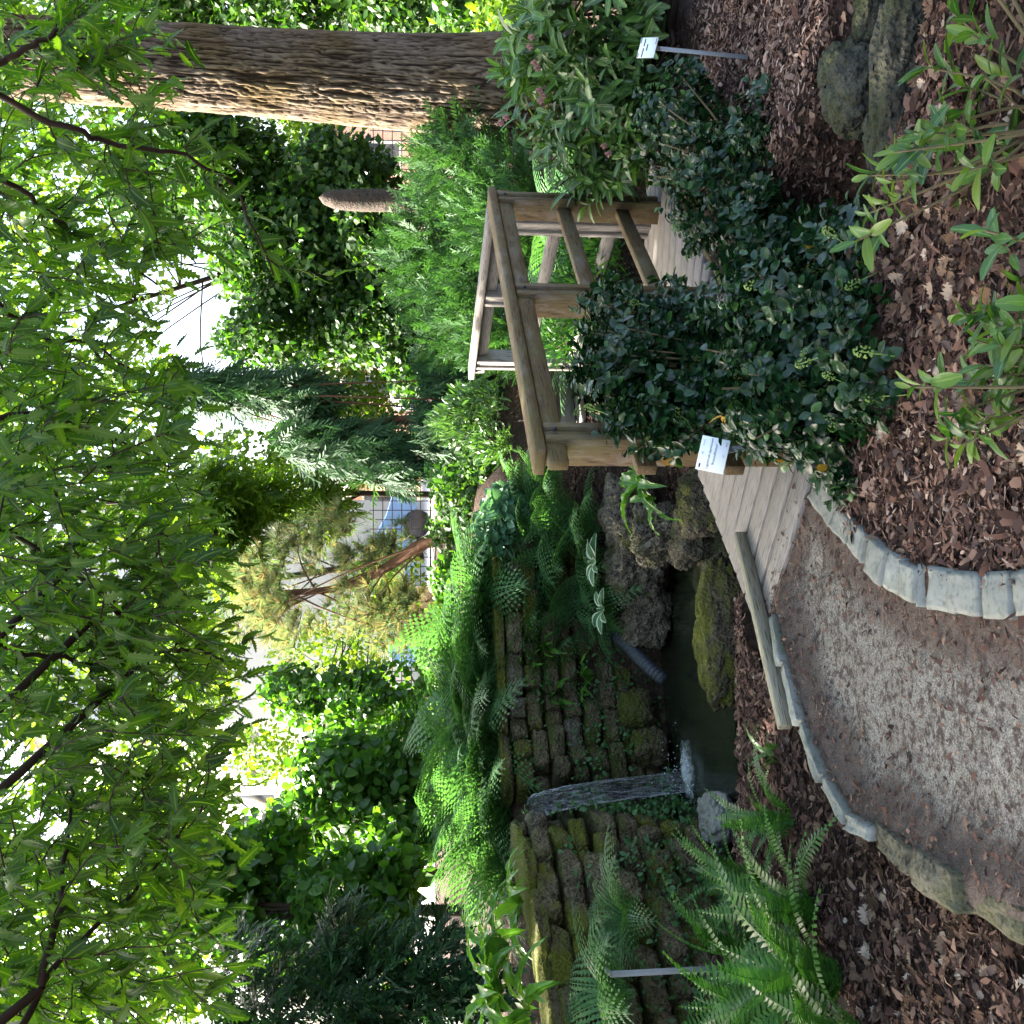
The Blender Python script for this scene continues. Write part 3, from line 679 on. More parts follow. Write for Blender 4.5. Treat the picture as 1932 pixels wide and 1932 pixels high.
for j, (a_, b_), w_ in ((nv - 1, (0, 12), .004), (nv - 3, (4, 20), .0025), (0, (16, 25), .002)):
    q = SV[a_:b_ + 1, j] + np.random.default_rng(j).normal(0, .0035, (b_ - a_ + 1, 3)) + (0, -.004, 0); k_ = len(q); V2, F2 = tube(q, w_ * (.4 + np.random.default_rng(j + 50).random(k_)), 6); link('water_strand', nmesh('water_strand', V2, F2, None, True), MT['strand'], fall)
t = NT('foam'); n = t.noise(t.pos((1, 1.6, 1)), 26, 6, .8); tr = t.n('ShaderNodeBsdfTransparent'); mx = t.n('ShaderNodeMixShader'); at = t.n('ShaderNodeAttribute', attribute_name='m').outputs['Fac']
t.l(t.ramp(t.math('SUBTRACT', t.math('ADD', n, .28), at), [(.46, (0, 0, 0)), (.74, (.75, .75, .75))]), mx.inputs[0]); t.l(tr.outputs[0], mx.inputs[1]); t.l(t.bsdf((.50, .54, .56), .5, .5), mx.inputs[2]); MT['foam'] = t.done(mx.outputs[0])
V, A = [], []; n_ = 40
for i in range(n_):
    for j in range(n_):
        a, b = i / (n_ - 1) * 2 - 1, j / (n_ - 1) * 2 - 1; r2 = math.hypot(a, b); x, y = land[0] + .06 + a * .36 + b * .10, land[1] - .05 + b * .34
        V.append((x, y, -.288 + .05 * max(0, 1 - r2 * 1.6) * rr.random() + .012 * rr.random())); A.append(min(1, r2 * .62))
link('foam', nmesh('foam', V, gridF(n_, n_), A, True), MT['foam'], fall)
b = Bag(); dr = land + np.c_[rr.normal(0, .14, 90), rr.normal(0, .1, 90), np.abs(rr.normal(.02, .07, 90))]
for q in dr: b.add(*rough_block(1, 1)[:2] * 1 if False else (np.array([(-1, 0, 0), (1, 0, 0), (0, 1, 0), (0, -1, 0), (0, 0, 1), (0, 0, -1)]) * rr.uniform(.002, .005) + q, np.array([(0, 2, 4), (2, 1, 4), (1, 3, 4), (3, 0, 4), (2, 0, 5), (1, 2, 5), (3, 1, 5), (0, 3, 5)])))
tag(link('droplets', b.mesh('droplets'), MT['plate'], fall), kind='stuff')

# ------------------------------------------------------------------ rocks
def rock(name, c, size, rz, seed, mat, label, group=None, det=40, pits=.0, amp=.28):
    th = np.linspace(0, math.pi, det); ph = np.arange(det * 2) * math.pi / det
    V = np.stack([np.sin(th)[:, None] * np.cos(ph), np.sin(th)[:, None] * np.sin(ph), np.cos(th)[:, None] + 0 * ph], -1).reshape(-1, 3)
    V = V / (np.abs(V) ** 2.8).sum(1, keepdims=True) ** (1 / 2.8); o = seed * 3.1
    r = 1 + amp * (fbm(V * 1.3 + o, 4, seed) - .5) * 2 + .30 * (fbm(V * 3.2 + o, 5, seed + 5) - .5) - .10 * sstep(.35, .0, worley(V * 1.9 + o, seed)[1] - worley(V * 1.9 + o, seed)[0])
    if pits: b1, b2 = worley(V * np.array(size) / .09 + o, seed); r = r - pits * sstep(.55, .1, b1)
    V = V * r[:, None] * np.array(size) * .5; c_, s_ = math.cos(rz), math.sin(rz); V = V @ np.array([[c_, s_, 0], [-s_, c_, 0], [0, 0, 1]])
    me = nmesh(name, V, gridF(det, det * 2, True), None, True); o = link(name, me, mat, None, Matrix.Translation(Vector([float(q) for q in c])))
    return tag(o, label, 'rock', group)
MT['mossrock2'] = stone_mat('green_moss_rock', (.22, .18, .12), (.10, .08, .055), (.13, .14, .02), (.50, .72), up=.25, dist=.06, bumps=1.0)
rock('mossy_rock', D(1362, 1190, 5.42) + (0, 0, .0), (.84, .28, .28), .04, 3, MT['mossrock2'], 'long moss capped rock lying in front of the pond', amp=.2)
rock('pond_rock', D(1215, 1165, 7.1), (.48, .42, .36), .1, 5, MT['tufa_pale'], 'rounded brown boulder at the far pond edge above the black pipe', pits=.10, amp=.3, det=56)
rock('pond_rock', D(1195, 1080, 7.0), (.50, .46, .38), .5, 7, MT['tufa_pale'], 'pitted pale tufa rock under the white edged hosta', pits=.26, amp=.42, det=56)
rock('pond_rock', D(1190, 975, 6.9), (.55, .45, .38), .2, 9, MT['tufa_pale'], 'craggy pale tufa rock beside the glossy ferns near the bridge', pits=.28, amp=.45, det=56)
rock('pond_rock', D(1245, 1010, 6.5), (.42, .4, .40), .9, 11, MT['tufa_pale'], 'low pitted tufa rock between the crag and the water', pits=.26, amp=.4, det=56)
rock('pond_rock', D(1300, 1015, 6.25), (.38, .3, .24), .3, 13, MT['mossrock'], 'small rock with trailing moss at the stream mouth')
rock('pond_rock', D(1330, 945, 5.75), (.40, .35, .3), .3, 14, MT['mossrock'], 'dark rock in the shade under the deck edge')
rock('pond_rock', D(1200, 1340, 7.15), (.30, .25, .26), .3, 15, MT['tufa'], 'small round mossy boulder at the wall foot beside the black pipe')
rock('pond_rock', D(1225, 1410, 7.0), (.28, .25, .24), .9, 17, MT['tufa'], 'mossy boulder at the wall foot nearer the waterfall')
rock('bank_rock', D(1345, 1545, 5.75) - (0, 0, .02), (.30, .5, .16), .35, 19, stone_mat('pale_flat_stone', (.26, .26, .235), (.17, .17, .15), (.10, .11, .05), (.6, .8), spots=.5, dist=.02), 'flat pale grey stone at the left pond margin behind the ferns', amp=.15)
rock('stream_rock', G(1612, 165, .0), (.36, .24, .22), .5, 21, MT['streamrock'], 'dark grey boulder in the middle of the stream', amp=.2)
rock('stream_rock', G(1690, 165, -.03) + (.05, -.03, 0), (.66, .16, .18), -.18, 23, MT['streamrock'], 'long greenish rock along the near side of the stream', amp=.2)
rock('stream_rock', G(1668, 290, -.04) + (.03, -.02, -.0), (.32, .13, .14), .1, 25, MT['streamrock'], 'low greenish rock on the near stream bank among fallen leaves', amp=.2)
rock('stream_rock', G(1530, 215, -.02), (.22, .18, .2), .2, 27, MT['mossrock'], 'rock with bright moss top beside the dark shrub and stream', amp=.2)
rock('stream_rock', G(1440, 475, .0), (.30, .22, .22), .5, 29, MT['mossrock'], 'small mossy rock at the corner of the bridge deck', amp=.2)
rock('stream_rock', G(1560, 510, .0), (.24, .2, .16), .5, 31, MT['mossrock'], 'small mossy rock under the middle of the dark shrub', amp=.2)
rock('stream_rock', G(1655, 20, -.04) + (.1, .06, -.0), (.5, .16, .12), -.2, 33, MT['streamrock'], 'dark flat rock along the far side of the stream', amp=.15)
rock('corner_rock', (-1.13, 2.07, .03), (.40, .35, .24), .3, 35, MT['mossrock'], 'smooth mossy stone at the lower end of the left kerb', amp=.12)

# black drain pipe
pp = curve([D(1160, 1195, 7.25), D(1180, 1212, 7.1), D(1205, 1240, 6.95), D(1228, 1262, 6.85), D(1252, 1282, 6.8)], 18)
V, F = tube(pp, .045, 12); t = NT('black_pipe'); w = t.n('ShaderNodeTexWave', i_Scale=40.0); MT['pipe'] = t.done(t.bsdf((.035, .04, .05), .45, .5, t.bump(w.outputs[1], .3, .006)))
pi_ = thing('drain_pipe', pp[-1], 'black ribbed drain pipe curving down into the pond', 'pipe'); link('pipe_tube', nmesh('pipe_tube', V, F, None, True), MT['pipe'], pi_)
b = Bag()
for i in range(2, 17): q = pp[i]; dd = unit(pp[min(i + 1, 17)] - pp[i - 1]) * .006; b.add(*tube([q - dd, q, q + dd], [.046, .052, .046], 12))
link('rib', b.mesh('rib', True), MT['pipe'], pi_)

# ------------------------------------------------------------------ plant labels on stakes
def label_sign(name, c, w, h, yaw, tilt, roll, stake, lines, label, extra=()):
    r = thing(name, stake[-1], label, 'sign')
    R = np.array(Matrix.Rotation(yaw, 3, 'Z') @ Matrix.Rotation(tilt, 3, 'X') @ Matrix.Rotation(roll, 3, 'Y'))      # plate: local x right, z up, facing -y
    V, F = chamfer(w, .004, h, .0012); pl = link('plate', nmesh('plate', V, F), MT['plate'], r, M4(R, c))
    for txt, x, z, sz, al in lines:
        if txt.startswith('#'):                                        # print too small to read in the photograph: a thin printed line
            V, F = chamfer(float(txt[1:]), .0006, sz, .0001); link('lettering', nmesh('lettering', V, F), MT['ink'], pl, M4(R, np.asarray(c) + R @ np.array([x, -.0024, z]))); continue
        cu = bpy.data.curves.new('lettering', 'FONT'); cu.body = txt; cu.size = sz; cu.align_x = al; cu.align_y = 'CENTER'; cu.resolution_u = 2; tmp = bpy.data.objects.new('tmp', cu); me = bpy.data.meshes.new_from_object(tmp); bpy.data.objects.remove(tmp); me.materials.clear(); me.materials.append(MT['ink'])
        R2 = R @ np.array([[1, 0, 0], [0, 0, -1], [0, 1, 0]]); link('lettering', me, None, pl, M4(R2, np.asarray(c) + R @ np.array([x, -.0032, z])))
    for x, z in extra:
        V, F = tube([(0, -.0035, 0), (0, 0, 0)], .0025, 8); link('rivet', nmesh('rivet', V, F), MT['metal'], pl, M4(R, np.asarray(c) + R @ np.array([x, -.002, z])))
    P = np.asarray(stake, float); b = Bag()
    for i in range(len(P) - 1):
        L = np.linalg.norm(P[i + 1] - P[i]); V, F = chamfer(L + .006, .022, .004, .001); Rr = rot_to(P[i + 1] - P[i], np.array((.2, -1, .1))); b.add(V @ Rr.T + (P[i] + P[i + 1]) / 2, F)
    link('stake', b.mesh('stake'), MT['metal'], r)
    return r
c = D(1345, 858, 3.42)
label_sign('plant_label', c, .118, .096, .0, -.35, .22, [c + (.012, .006, -.04), c + (.02, .012, -.075), c + (.06, .07, -.46)],
           [('Ligustrum japonicum', 0.002, .012, .0125, 'CENTER'), ("'Rotundifolium'", .002, -.006, .0125, 'CENTER'), ('Oleaceae', .035, .037, .006, 'CENTER'), ('#.014', -.044, .037, .005, 'CENTER'), ('Japan', .042, -.038, .0065, 'CENTER')],
           'white plant label with black Latin lettering at the front bridge post', [(0, .036), (0, -.036)])
c = D(1222, 90, 4.5)
label_sign('plant_label', c, .10, .08, .25, -.5, .30, [c + (.0, .006, -.03), c + (.004, .012, -.06), G(1410, 108, .03)],
           [('#.045', -.026, .018, .005, ''), ('#.036', .024, .018, .005, ''), ('#.032', 0, .002, .005, ''), ('#.03', .034, .036, .003, ''), ('#.02', -.04, .036, .003, ''), ('#.03', .03, -.034, .003, '')], 'white plant label on a tall stake under the pink flowered rhododendron')
c = D(1268, 8, 5.6)
label_sign('plant_label', c, .10, .08, .2, -.5, .2, [c + (.0, .006, -.03), (c[0], c[1] + .02, .0)], [], 'blank pale plant label at the very edge of the rhododendron')
a = D(1153, 1838, 4.2); st = thing('label_stake', (a[0], a[1], 0), 'flat grey metal label stake standing alone among the ferns', 'stake')
b = Bag(); P = np.array([a, a + (0.004, 0, -.75)]); V, F = chamfer(.75, .026, .006, .001); b.add(V @ rot_to(P[1] - P[0], np.array((.1, -1, 0))).T + P.mean(0), F); link('stake', b.mesh('stake'), MT['metal'], st)
V, F = chamfer(.05, .026, .006, .001); link('bent_tip', nmesh('bent_tip', V @ rot_to(np.array((.0, .9, .35)), np.array((0, -.4, .9))).T + (a + (0, .022, .008)), F), MT['metal'], st)

# ================================================================== PLANTS
# ---- bark mulch and leaf litter
def litter(name, label, polys, dens, T, smin, smax, mat, seed, lift=.004, tilt=.45, avoid=True):
    r = np.random.default_rng(seed); PP = []
    for poly, k in polys:
        poly = np.asarray(poly, float); lo, hi = poly.min(0), poly.max(0); n = int((hi - lo).prod() * dens * k); q = r.uniform(lo, hi, (n, 2)); q = q[inside(poly, q[:, 0], q[:, 1])]; PP.append(q)
    q = np.vstack(PP)
    if avoid:
        m = (pdist(np.array([(-.06, 4.12), (1.68, 6.36)]), q[:, 0], q[:, 1]) > .46) & ~inside(PATH, q[:, 0], q[:, 1]) & ~inside(POND, q[:, 0], q[:, 1]) & (pdist(STREAM, q[:, 0], q[:, 1]) > .25) & (pdist(WALL, q[:, 0], q[:, 1]) > .1); q = q[m]
    else:                                                               # on the path: thick along its edges, thin where feet pass
        e = np.minimum(pdist(KR_IN, q[:, 0], q[:, 1]), pdist(KL_IN, q[:, 0], q[:, 1])); e = np.minimum(e, pdist(np.array([DK_L, DK_R]), q[:, 0], q[:, 1]) * .6)
        q = q[inside(PATH, q[:, 0], q[:, 1]) & (r.random(len(q)) < .10 + .9 * sstep(.34, .02, e + .12 * (fbm(np.c_[q * 4, 0 * q[:, 0]], 3, 7) - .5)))]
    n = len(q); z = hgt(q[:, 0], q[:, 1]) if avoid else zpath(q[:, 0], q[:, 1]) + .001; P = np.c_[q, z + lift + np.abs(r.normal(0, .008, n))]
    az = r.uniform(0, 6.28, n); d = np.c_[np.cos(az), np.sin(az), r.normal(0, .22, n)]; nn = np.c_[r.normal(0, tilt, (n, 2)), np.ones(n)]
    b = Bag(); R = frames(d, nn); s = smin + (smax - smin) * r.random(n) ** 2.6; k = np.arange(n) % len(T)
    for i, t_ in enumerate(T): b.scatter(t_, P[k == i], R[k == i], s[k == i])
    return tag(link(name, b.mesh(name), mat), label, kind='stuff')
def chip_mat(name, cols, rough=.9):
    t = NT(name); c = t.ramp(t.rnd(), [(i / (len(cols) - 1), q) for i, q in enumerate(cols)]); return t.done(t.bsdf(c, rough, .15))
MT['mulch'] = chip_mat('bark_mulch', [(.018, .010, .008), (.042, .022, .017), (.080, .042, .032), (.115, .066, .048), (.19, .125, .092)])
MT['mulch_pale'] = chip_mat('pale_mulch', [(.06, .038, .03), (.14, .09, .075), (.20, .135, .105), (.32, .24, .195)])
MT['litter'] = chip_mat('leaf_litter', [(.032, .018, .011), (.065, .036, .022), (.11, .066, .042), (.16, .105, .07), (.34, .28, .22)])
BED_R = [(-.35, 1.9), (.3, 1.2), (1.6, 1.6), (2.6, 2.6), (2.7, 4.6), (1.9, 5.4), (1.2, 4.7), (.35, 3.8), (.0, 3.7)]
BED_L = [(-.9, 2.0), (-1.2, 1.8), (-2.6, 3.2), (-2.9, 4.4), (-2.3, 5.3), (-1.9, 5.8), (-.95, 5.6), (-.2, 5.4), (-.2, 4.5), (-.8, 3.9), (-1.1, 3.4)]
BED_B = [(.3, 5.6), (-.2, 6.9), (-1.3, 7.4), (-.2, 8.1), (1.2, 8.6), (2.8, 7.6), (2.6, 5), (1.9, 5.3)]
litter('bark_mulch', 'reddish brown shredded bark mulch over the planting beds', [(BED_R, 1.0), (BED_L, .9), (BED_B, .4)], 9500, CHIP, .008, .06, MT['mulch'], 1)
litter('pale_mulch', 'dry pale bark mulch on the bed beyond the stream', [([(1.25, 3.75), (1.9, 3.3), (2.9, 3.4), (3.1, 5.2), (1.9, 5.2), (1.25, 4.4)], 1.0), ([(.0, 3.5), (-.15, 2.3), (.3, 2.2), (.4, 3.2)], .5)], 4000, CHIP, .012, .05, MT['mulch_pale'], 2, .010)
litter('leaf_litter', 'curled brown fallen leaves lying on the mulch', [([(.05, 2.0), (.4, 1.4), (1.6, 1.6), (2.2, 2.7), (1.3, 3.1), (.8, 3.4), (.2, 3.0)], 1.0), ([(-1.0, 2.1), (-1.3, 1.9), (-2.4, 3.3), (-1.6, 3.9), (-1.05, 3.3)], .9), (BED_L, .12)], 620, OAK, .018, .066, MT['litter'], 3, .012, .5)
litter('path_litter', 'fine brown bark shreds scattered over the gravel path', [([(-1.3, 1.7), (.5, 1.7), (.3, 4.3), (-.6, 4.4), (-1.3, 3.6)], 1.0)], 7000, CHIP, .004, .032, MT['mulch'], 4, .002, .25, False)

# ---- dark glossy privets
def privet(name, label, B, n_tips, seed, base, flowers, nyellow):
    r = np.random.default_rng(seed); root = thing(name, base, label, 'shrub', 'round leaved evergreen shrubs by the bridge'); tips, outs = [], []
    for (c, rad, w) in B:
        p, d = ell(r, int(n_tips * w), c, rad, .6); tips.append(p); outs.append(d)
    tips = np.vstack(tips); outs = np.vstack(outs); keep = tips[:, 2] > gz(tips[:, 0], tips[:, 1]) + .03; tips, outs = tips[keep], outs[keep]
    ax = unit(outs * .8 + np.array([0, 0, .75]) + rv(r, len(tips), .35)); P, Dv, Nv, S = [], [], [], []
    for k in range(9):                                                # crowded pairs of round leaves along each shoot
        m = len(tips); ang = k * 2.4 + r.uniform(0, 6.28, m); e = unit(np.cross(ax, (.31, .2, .93))); f = np.cross(ax, e); rad = np.cos(ang)[:, None] * e + np.sin(ang)[:, None] * f
        P.append(tips - ax * (.013 * k)[..., None] if False else tips - ax * (.012 * k)); d = unit(rad + ax * (.75 - .09 * k) + rv(r, m, .15)); Dv.append(d); Nv.append(unit(ax * 1.0 + rad * -.45 + rv(r, m, .3))); S.append(r.uniform(.034, .056, m) * (1 if k > 1 else .75))
    P, Dv, Nv, S = np.vstack(P), np.vstack(Dv), np.vstack(Nv), np.concatenate(S); a, b = split_near(P, 300)
    leaf_parts(root, 'leaf', P[a], Dv[a], Nv[a], [T_OVAL], S[a], MT['privet'])
    new = r.random(len(b)) < .07
    foliage(root, 'foliage', P[b][~new], Dv[b][~new], Nv[b][~new], [T_OVAL], S[b][~new], MT['privet'])
    foliage(root, 'young_foliage', P[b][new], Dv[b][new], Nv[b][new], [T_OVAL], S[b][new] * .9, MT['privet_new'])
    idx = r.choice(len(tips), min(len(tips), 46), replace=False); base = np.asarray(base, float)
    stems(root, 'stem', [[base + rv(r, 1, .04)[0] * (1, 1, 0), base * .55 + tips[i] * .45 + (0, 0, -.03), tips[i]] for i in idx], MT['stem'], .011, .003)
    v = tips[np.argsort(np.linalg.norm(tips - (0, 0, EYE), axis=1))[:int(len(tips) * .55)]]; nb = Bag(); o = unit(rv(r, 40)) * np.array((.012, .012, .022)) + (0, 0, .02)
    for q in o: nb.add(np.array([(-1, 0, 0), (1, 0, 0), (0, 1, 0), (0, -1, 0), (0, 0, 1), (0, 0, -1)]) * .0032 + q, [(0, 2, 4), (2, 1, 4), (1, 3, 4), (3, 0, 4), (2, 0, 5), (1, 2, 5), (3, 1, 5), (0, 3, 5)])
    nb.add(*tube([(0, 0, -.05), (0, 0, .03)], .0015, 4)); pm = nb.mesh('flower_panicle'); pm.materials.append(MT['panicle'])
    for i in r.choice(len(v), flowers, replace=False):
        R = np.array(Matrix.Rotation(r.normal(0, .4), 3, 'X') @ Matrix.Rotation(r.normal(0, .4), 3, 'Y')); link('flower_panicle', pm, None, root, M4(R, v[i] + (0, -.01, .03), r.uniform(.7, 1.4)))
    i = r.choice(len(v), nyellow); leaf_parts(root, 'yellow_leaf', v[i] + rv(r, nyellow, .02), rv(r, nyellow), rv(r, nyellow, .4) + (0, -1, .6), [T_BROAD], r.uniform(.035, .05, nyellow), MT['yellow'])
privet('privet_shrub', 'tall dark glossy round leaved shrub half hiding the bridge railing', [((.62, 4.15, .50), (.34, .26, .36), .40), ((.45, 3.95, .55), (.26, .24, .26), .25), ((.80, 4.35, .48), (.22, .24, .32), .20), ((.62, 3.9, .25), (.35, .25, .25), .25), ((.345, 3.74, .54), (.16, .15, .32), .26), ((.47, 3.9, .8), (.15, .13, .14), .08), ((.60, 3.95, .78), (.2, .16, .18), .12), ((.86, 4.3, .70), (.16, .16, .16), .08)], 400, 11, (.6, 4.05, 0), 10, 6)
privet('privet_shrub', 'low spreading dark glossy shrub with green flower buds beside the kerb', [((.55, 3.40, .24), (.42, .30, .28), .5), ((.36, 3.34, .28), (.22, .24, .28), .22), ((.20, 3.34, .10), (.18, .18, .13), .10), ((.70, 3.6, .3), (.28, .22, .24), .2), ((.46, 3.02, .13), (.30, .22, .18), .2), ((.80, 3.25, .14), (.26, .24, .18), .14)], 470, 12, (.45, 3.45, 0), 18, 6)
privet('privet_shrub', 'dark glossy shrub sprawling over the far stream bank behind the bridge corner', [((1.42, 4.45, .20), (.34, .28, .24), .4), ((1.85, 4.75, .30), (.34, .28, .22), .35), ((1.18, 4.15, .10), (.24, .22, .18), .2), ((1.62, 4.1, .12), (.2, .2, .16), .12)], 330, 13, (1.5, 4.5, 0), 4, 4)

# ---- rosette shrubs: rhododendron by the trunk, azaleas in the foreground
def rosettes(r, tips, ax, n, size, spread, T, jitter=.2):
    P, Dv, Nv, S = [], [], [], []
    for k in range(n):
        m = len(tips); a = k * 2.399 + r.uniform(-.3, .3, m); e = unit(np.cross(ax, (.37, .15, .9))); f = np.cross(ax, e); rad = np.cos(a)[:, None] * e + np.sin(a)[:, None] * f; s = spread * (.45 + .55 * k / n)
        P.append(tips - ax * (.010 * k) * size / .08); Dv.append(unit(rad * s + ax * (1.15 - s * .75) + rv(r, m, jitter))); Nv.append(unit(ax + rad * -.6 + (0, 0, .35) + rv(r, m, jitter))); S.append(size * r.uniform(.6, 1.15, m) * (.7 + .3 * min(1, k / 3)))
    return np.vstack(P), np.vstack(Dv), np.vstack(Nv), np.concatenate(S)
r = np.random.default_rng(21)
root = thing('rhododendron', (2.75, 5.7, .1), 'large leafy rhododendron with fading pink flowers in front of the big trunk', 'shrub')
tips, outs = blobs_px(r, 300, [(1080, 200, 5.6, 130, 170, .5), (1010, 60, 5.5, 90, 90, .45), (1150, 80, 5.3, 110, 110, .4), (1120, 330, 5.9, 120, 70, .35), (960, 130, 5.8, 40, 60, .3), (1190, 230, 5.4, 70, 120, .35), (1080, -60, 5.3, 160, 90, .5)], .35)
ax = unit(outs * .8 + np.array((0, -.15, .55)) + rv(r, len(tips), .3)); P, Dv, Nv, S = rosettes(r, tips, ax, 9, .13, 1.15, [T_OBL]); a, b = split_near(P, 300)
leaf_parts(root, 'leaf', P[a], Dv[a], Nv[a], [T_OBL], S[a], MT['rhodo']); foliage(root, 'foliage', P[b], Dv[b], Nv[b], [T_OBL], S[b], MT['rhodo'])
base = np.array((2.75, 5.8, .1)); stems(root, 'branch', [[base + rv(r, 1, .15)[0] * (1, 1, 0), base * .5 + tips[i] * .5 + (r.normal(0, .12), 0, -.12), tips[i]] for i in r.choice(len(tips), 90, replace=False)], MT['bark_dark'], .02, .004)
fb = Bag()
for k in range(22):
    d = unit(rv(r, 1)[0] + (0, 0, .3)); fb.scatter(T_BROAD, np.array([d * .012]), frames(d[None], rv(r, 1)), .03)
fm = fb.mesh('flower_truss'); fm.materials.append(MT['flower'])
for X, Y in [(945, 232), (955, 222), (1003, 70), (1000, 88), (1008, 118), (1014, 128), (1018, 170), (1024, 182), (1020, 190), (1140, 275), (1148, 290)]: link('flower_truss', fm, None, root, M4(np.eye(3), D(X, Y, 5.25 + r.uniform(0, .2)), .5))

def z6(x, y): return (1760 + x / 2.415) * .7547, y / 2.415 * .7547
def z7(x, y): return (1760 + x / 2.415) * .7547, (500 + y / 2.415) * .7547
def azalea(label, pts, d0, base, seed, extra):
    r = np.random.default_rng(seed); root = thing('azalea', base, label, 'shrub', 'young azalea shrubs at the near edge'); tips = np.array([D(X, Y, d0 + r.uniform(-.15, .2)) for X, Y in pts]); tips = np.vstack([tips, extra]) if len(extra) else tips
    base = np.asarray(base, float); ax = unit((tips - base) * (1, 1, .6) + (0, 0, .25) + rv(r, len(tips), .10)); P, Dv, Nv, S = rosettes(r, tips, ax, 9, .085, 1.2, [T_AZ], .3)
    leaf_parts(root, 'leaf', P, Dv, Nv, [T_AZ, T_OBL], S, MT['azalea'])
    for i in range(len(tips)):
        q = curve([base + rv(r, 1, .05)[0] * (1, 1, 0), base * .45 + tips[i] * .55 + (r.normal(0, .03), r.normal(0, .03), -.06), tips[i]], 9); V, F = tube(q, np.linspace(.006, .0025, 9), 6); link('stem', nmesh('stem', V, F, None, True), MT['stem'], root)
azalea('spindly azalea with pale green leaves over the stream rocks', [z6(*q) for q in [(1500, 80), (1600, 200), (1540, 500), (1320, 400), (1450, 680), (1280, 800), (1400, 780), (1150, 920), (1400, 900), (1130, 1100), (1260, 880), (990, 1060), (990, 1290), (910, 1460), (1680, 930), (1680, 450), (1880, 760), (1860, 860), (1600, 1030), (1580, 1180), (1750, 150), (1850, 60), (1800, 600)]], 2.35, (.92, 2.22, .02), 31, [(1.35, 2.1, .5), (1.2, 1.95, .45), (1.5, 2.3, .4)])
azalea('bushy azalea with bright green leaves at the near bed edge', [z7(*q) for q in [(1250, 1130), (1540, 700), (1620, 640), (1750, 750), (1650, 850), (1800, 680), (1850, 560), (1880, 480), (1900, 930), (1600, 1100), (1700, 1000), (1480, 1300), (1450, 1440), (1700, 1320), (1560, 1480), (1880, 1050), (1880, 1330), (1780, 880), (1840, 760), (1900, 620), (1820, 1150)]], 2.2, (.36, 2.05, .0), 32, [(.55, 1.9, .42), (.4, 1.85, .35)])

# ---- ferns
def fern_meshes(T, mat, name):
    out = []
    for t_ in T: m = nmesh(name, *t_); m.materials.append(mat); out.append(m)
    return out
FM = fern_meshes(FERN, MT['fern'], 'frond'); FS = fern_meshes(FERN_S, MT['fern'], 'frond'); HM = fern_meshes(HARD, MT['hardfern'], 'frond'); TM = fern_meshes(TONGUE, MT['tongue'], 'frond')
def fern(name, label, c, n, L, seed, meshes, rise=.5, group=None, arc=(0, 6.28), cat='fern', spread=.12):
    r = np.random.default_rng(seed); root = thing(name, c, label, cat, group)
    for k in range(n):
        a = arc[0] + (arc[1] - arc[0]) * (k + r.uniform(-.3, .3)) / n; e = rise + r.normal(0, spread); d = np.array([math.cos(a) * math.cos(e), math.sin(a) * math.cos(e), math.sin(e)]); nn = np.array([-math.cos(a) * math.sin(e), -math.sin(a) * math.sin(e), math.cos(e)]) + r.normal(0, .12, 3)
        link('frond', meshes[r.integers(len(meshes))], None, root, M4(frames(d[None], nn[None])[0], np.asarray(c) + r.normal(0, .02, 3) * (1, 1, .3), L * r.uniform(.72, 1.12)))
    return root
def where(X):
    return 'left' 
GF = 'lacy ferns massed on top of the wall'
ORD = 'first second third fourth fifth sixth seventh eighth ninth tenth eleventh twelfth thirteenth fourteenth fifteenth sixteenth seventeenth eighteenth nineteenth twentieth'.split()
spots = [(915, 1090, 8.2, .6), (925, 1180, 7.75, .6), (940, 1270, 7.6, .5), (935, 1370, 7.55, .55), (925, 1450, 7.45, .6), (915, 1640, 7.0, .6), (905, 1130, 8.0, .75), (890, 1190, 8.3, .8), (920, 1240, 7.9, .7), (880, 1290, 8.4, .85), (905, 1350, 8.0, .8), (870, 1420, 8.3, .85), (905, 1470, 7.7, .75), (860, 1530, 8.1, .85), (900, 1580, 7.5, .7), (870, 1640, 7.6, .8), (845, 1240, 9.2, .8), (840, 1360, 9.2, .85), (835, 1480, 9.1, .85), (930, 1410, 7.5, .6), (935, 1320, 7.7, .6), (930, 1530, 7.2, .55)]
LF = {}
for rowname, test in (('front row', lambda d: d < 7.9), ('middle row', lambda d: 7.9 <= d < 9), ('back row', lambda d: d >= 9)):
    for j, i in enumerate(sorted([i for i in range(len(spots)) if test(spots[i][2])], key=lambda i: -spots[i][1])): LF[i] = f'feathery green fern on the wall top, {ORD[j]} from the left in the {rowname}'
for i, (X, Y, d, L) in enumerate(spots):
    c = D(X, Y, d); c[2] = gz(c[0], c[1])[0] - .02; fern('lacy_fern', LF[i], c, 13, L * 1.1, 100 + i, FM, .75, GF, arc=(-3.6, .5), spread=.3)
GB = 'ferns on the slope behind the pond'
slope = [(1010, 985, 7.7, .55), (1060, 960, 7.4, .5), (1100, 1000, 7.3, .5), (1040, 1050, 7.6, .5), (1085, 1080, 7.45, .45), (1000, 1110, 7.75, .45), (1110, 1130, 7.3, .42), (1060, 1150, 7.5, .4), (990, 920, 7.9, .5), (1030, 905, 7.5, .5), (1130, 1170, 7.3, .3)]
for i, (X, Y, d, L) in enumerate(slope):
    c = D(X, Y, d) - (0, 0, .12); fern('slope_fern', f'small green fern on the slope behind the pond, {ORD[sorted([-q[1] for q in slope]).index(-Y)]} from the block wall', c, 11, L * 1.1, 140 + i, FS if i % 2 else FM, .6, GB, arc=(-3.4, .3), spread=.3)
GR = 'ferns beyond the bridge'
BF = [(1010, 470, 7.6, .75), (1060, 500, 7.4, .7), (1030, 400, 7.8, .75), (1080, 440, 7.2, .6), (1090, 360, 7.4, .6), (1020, 620, 8.6, .65), (1075, 640, 8.2, .6)]
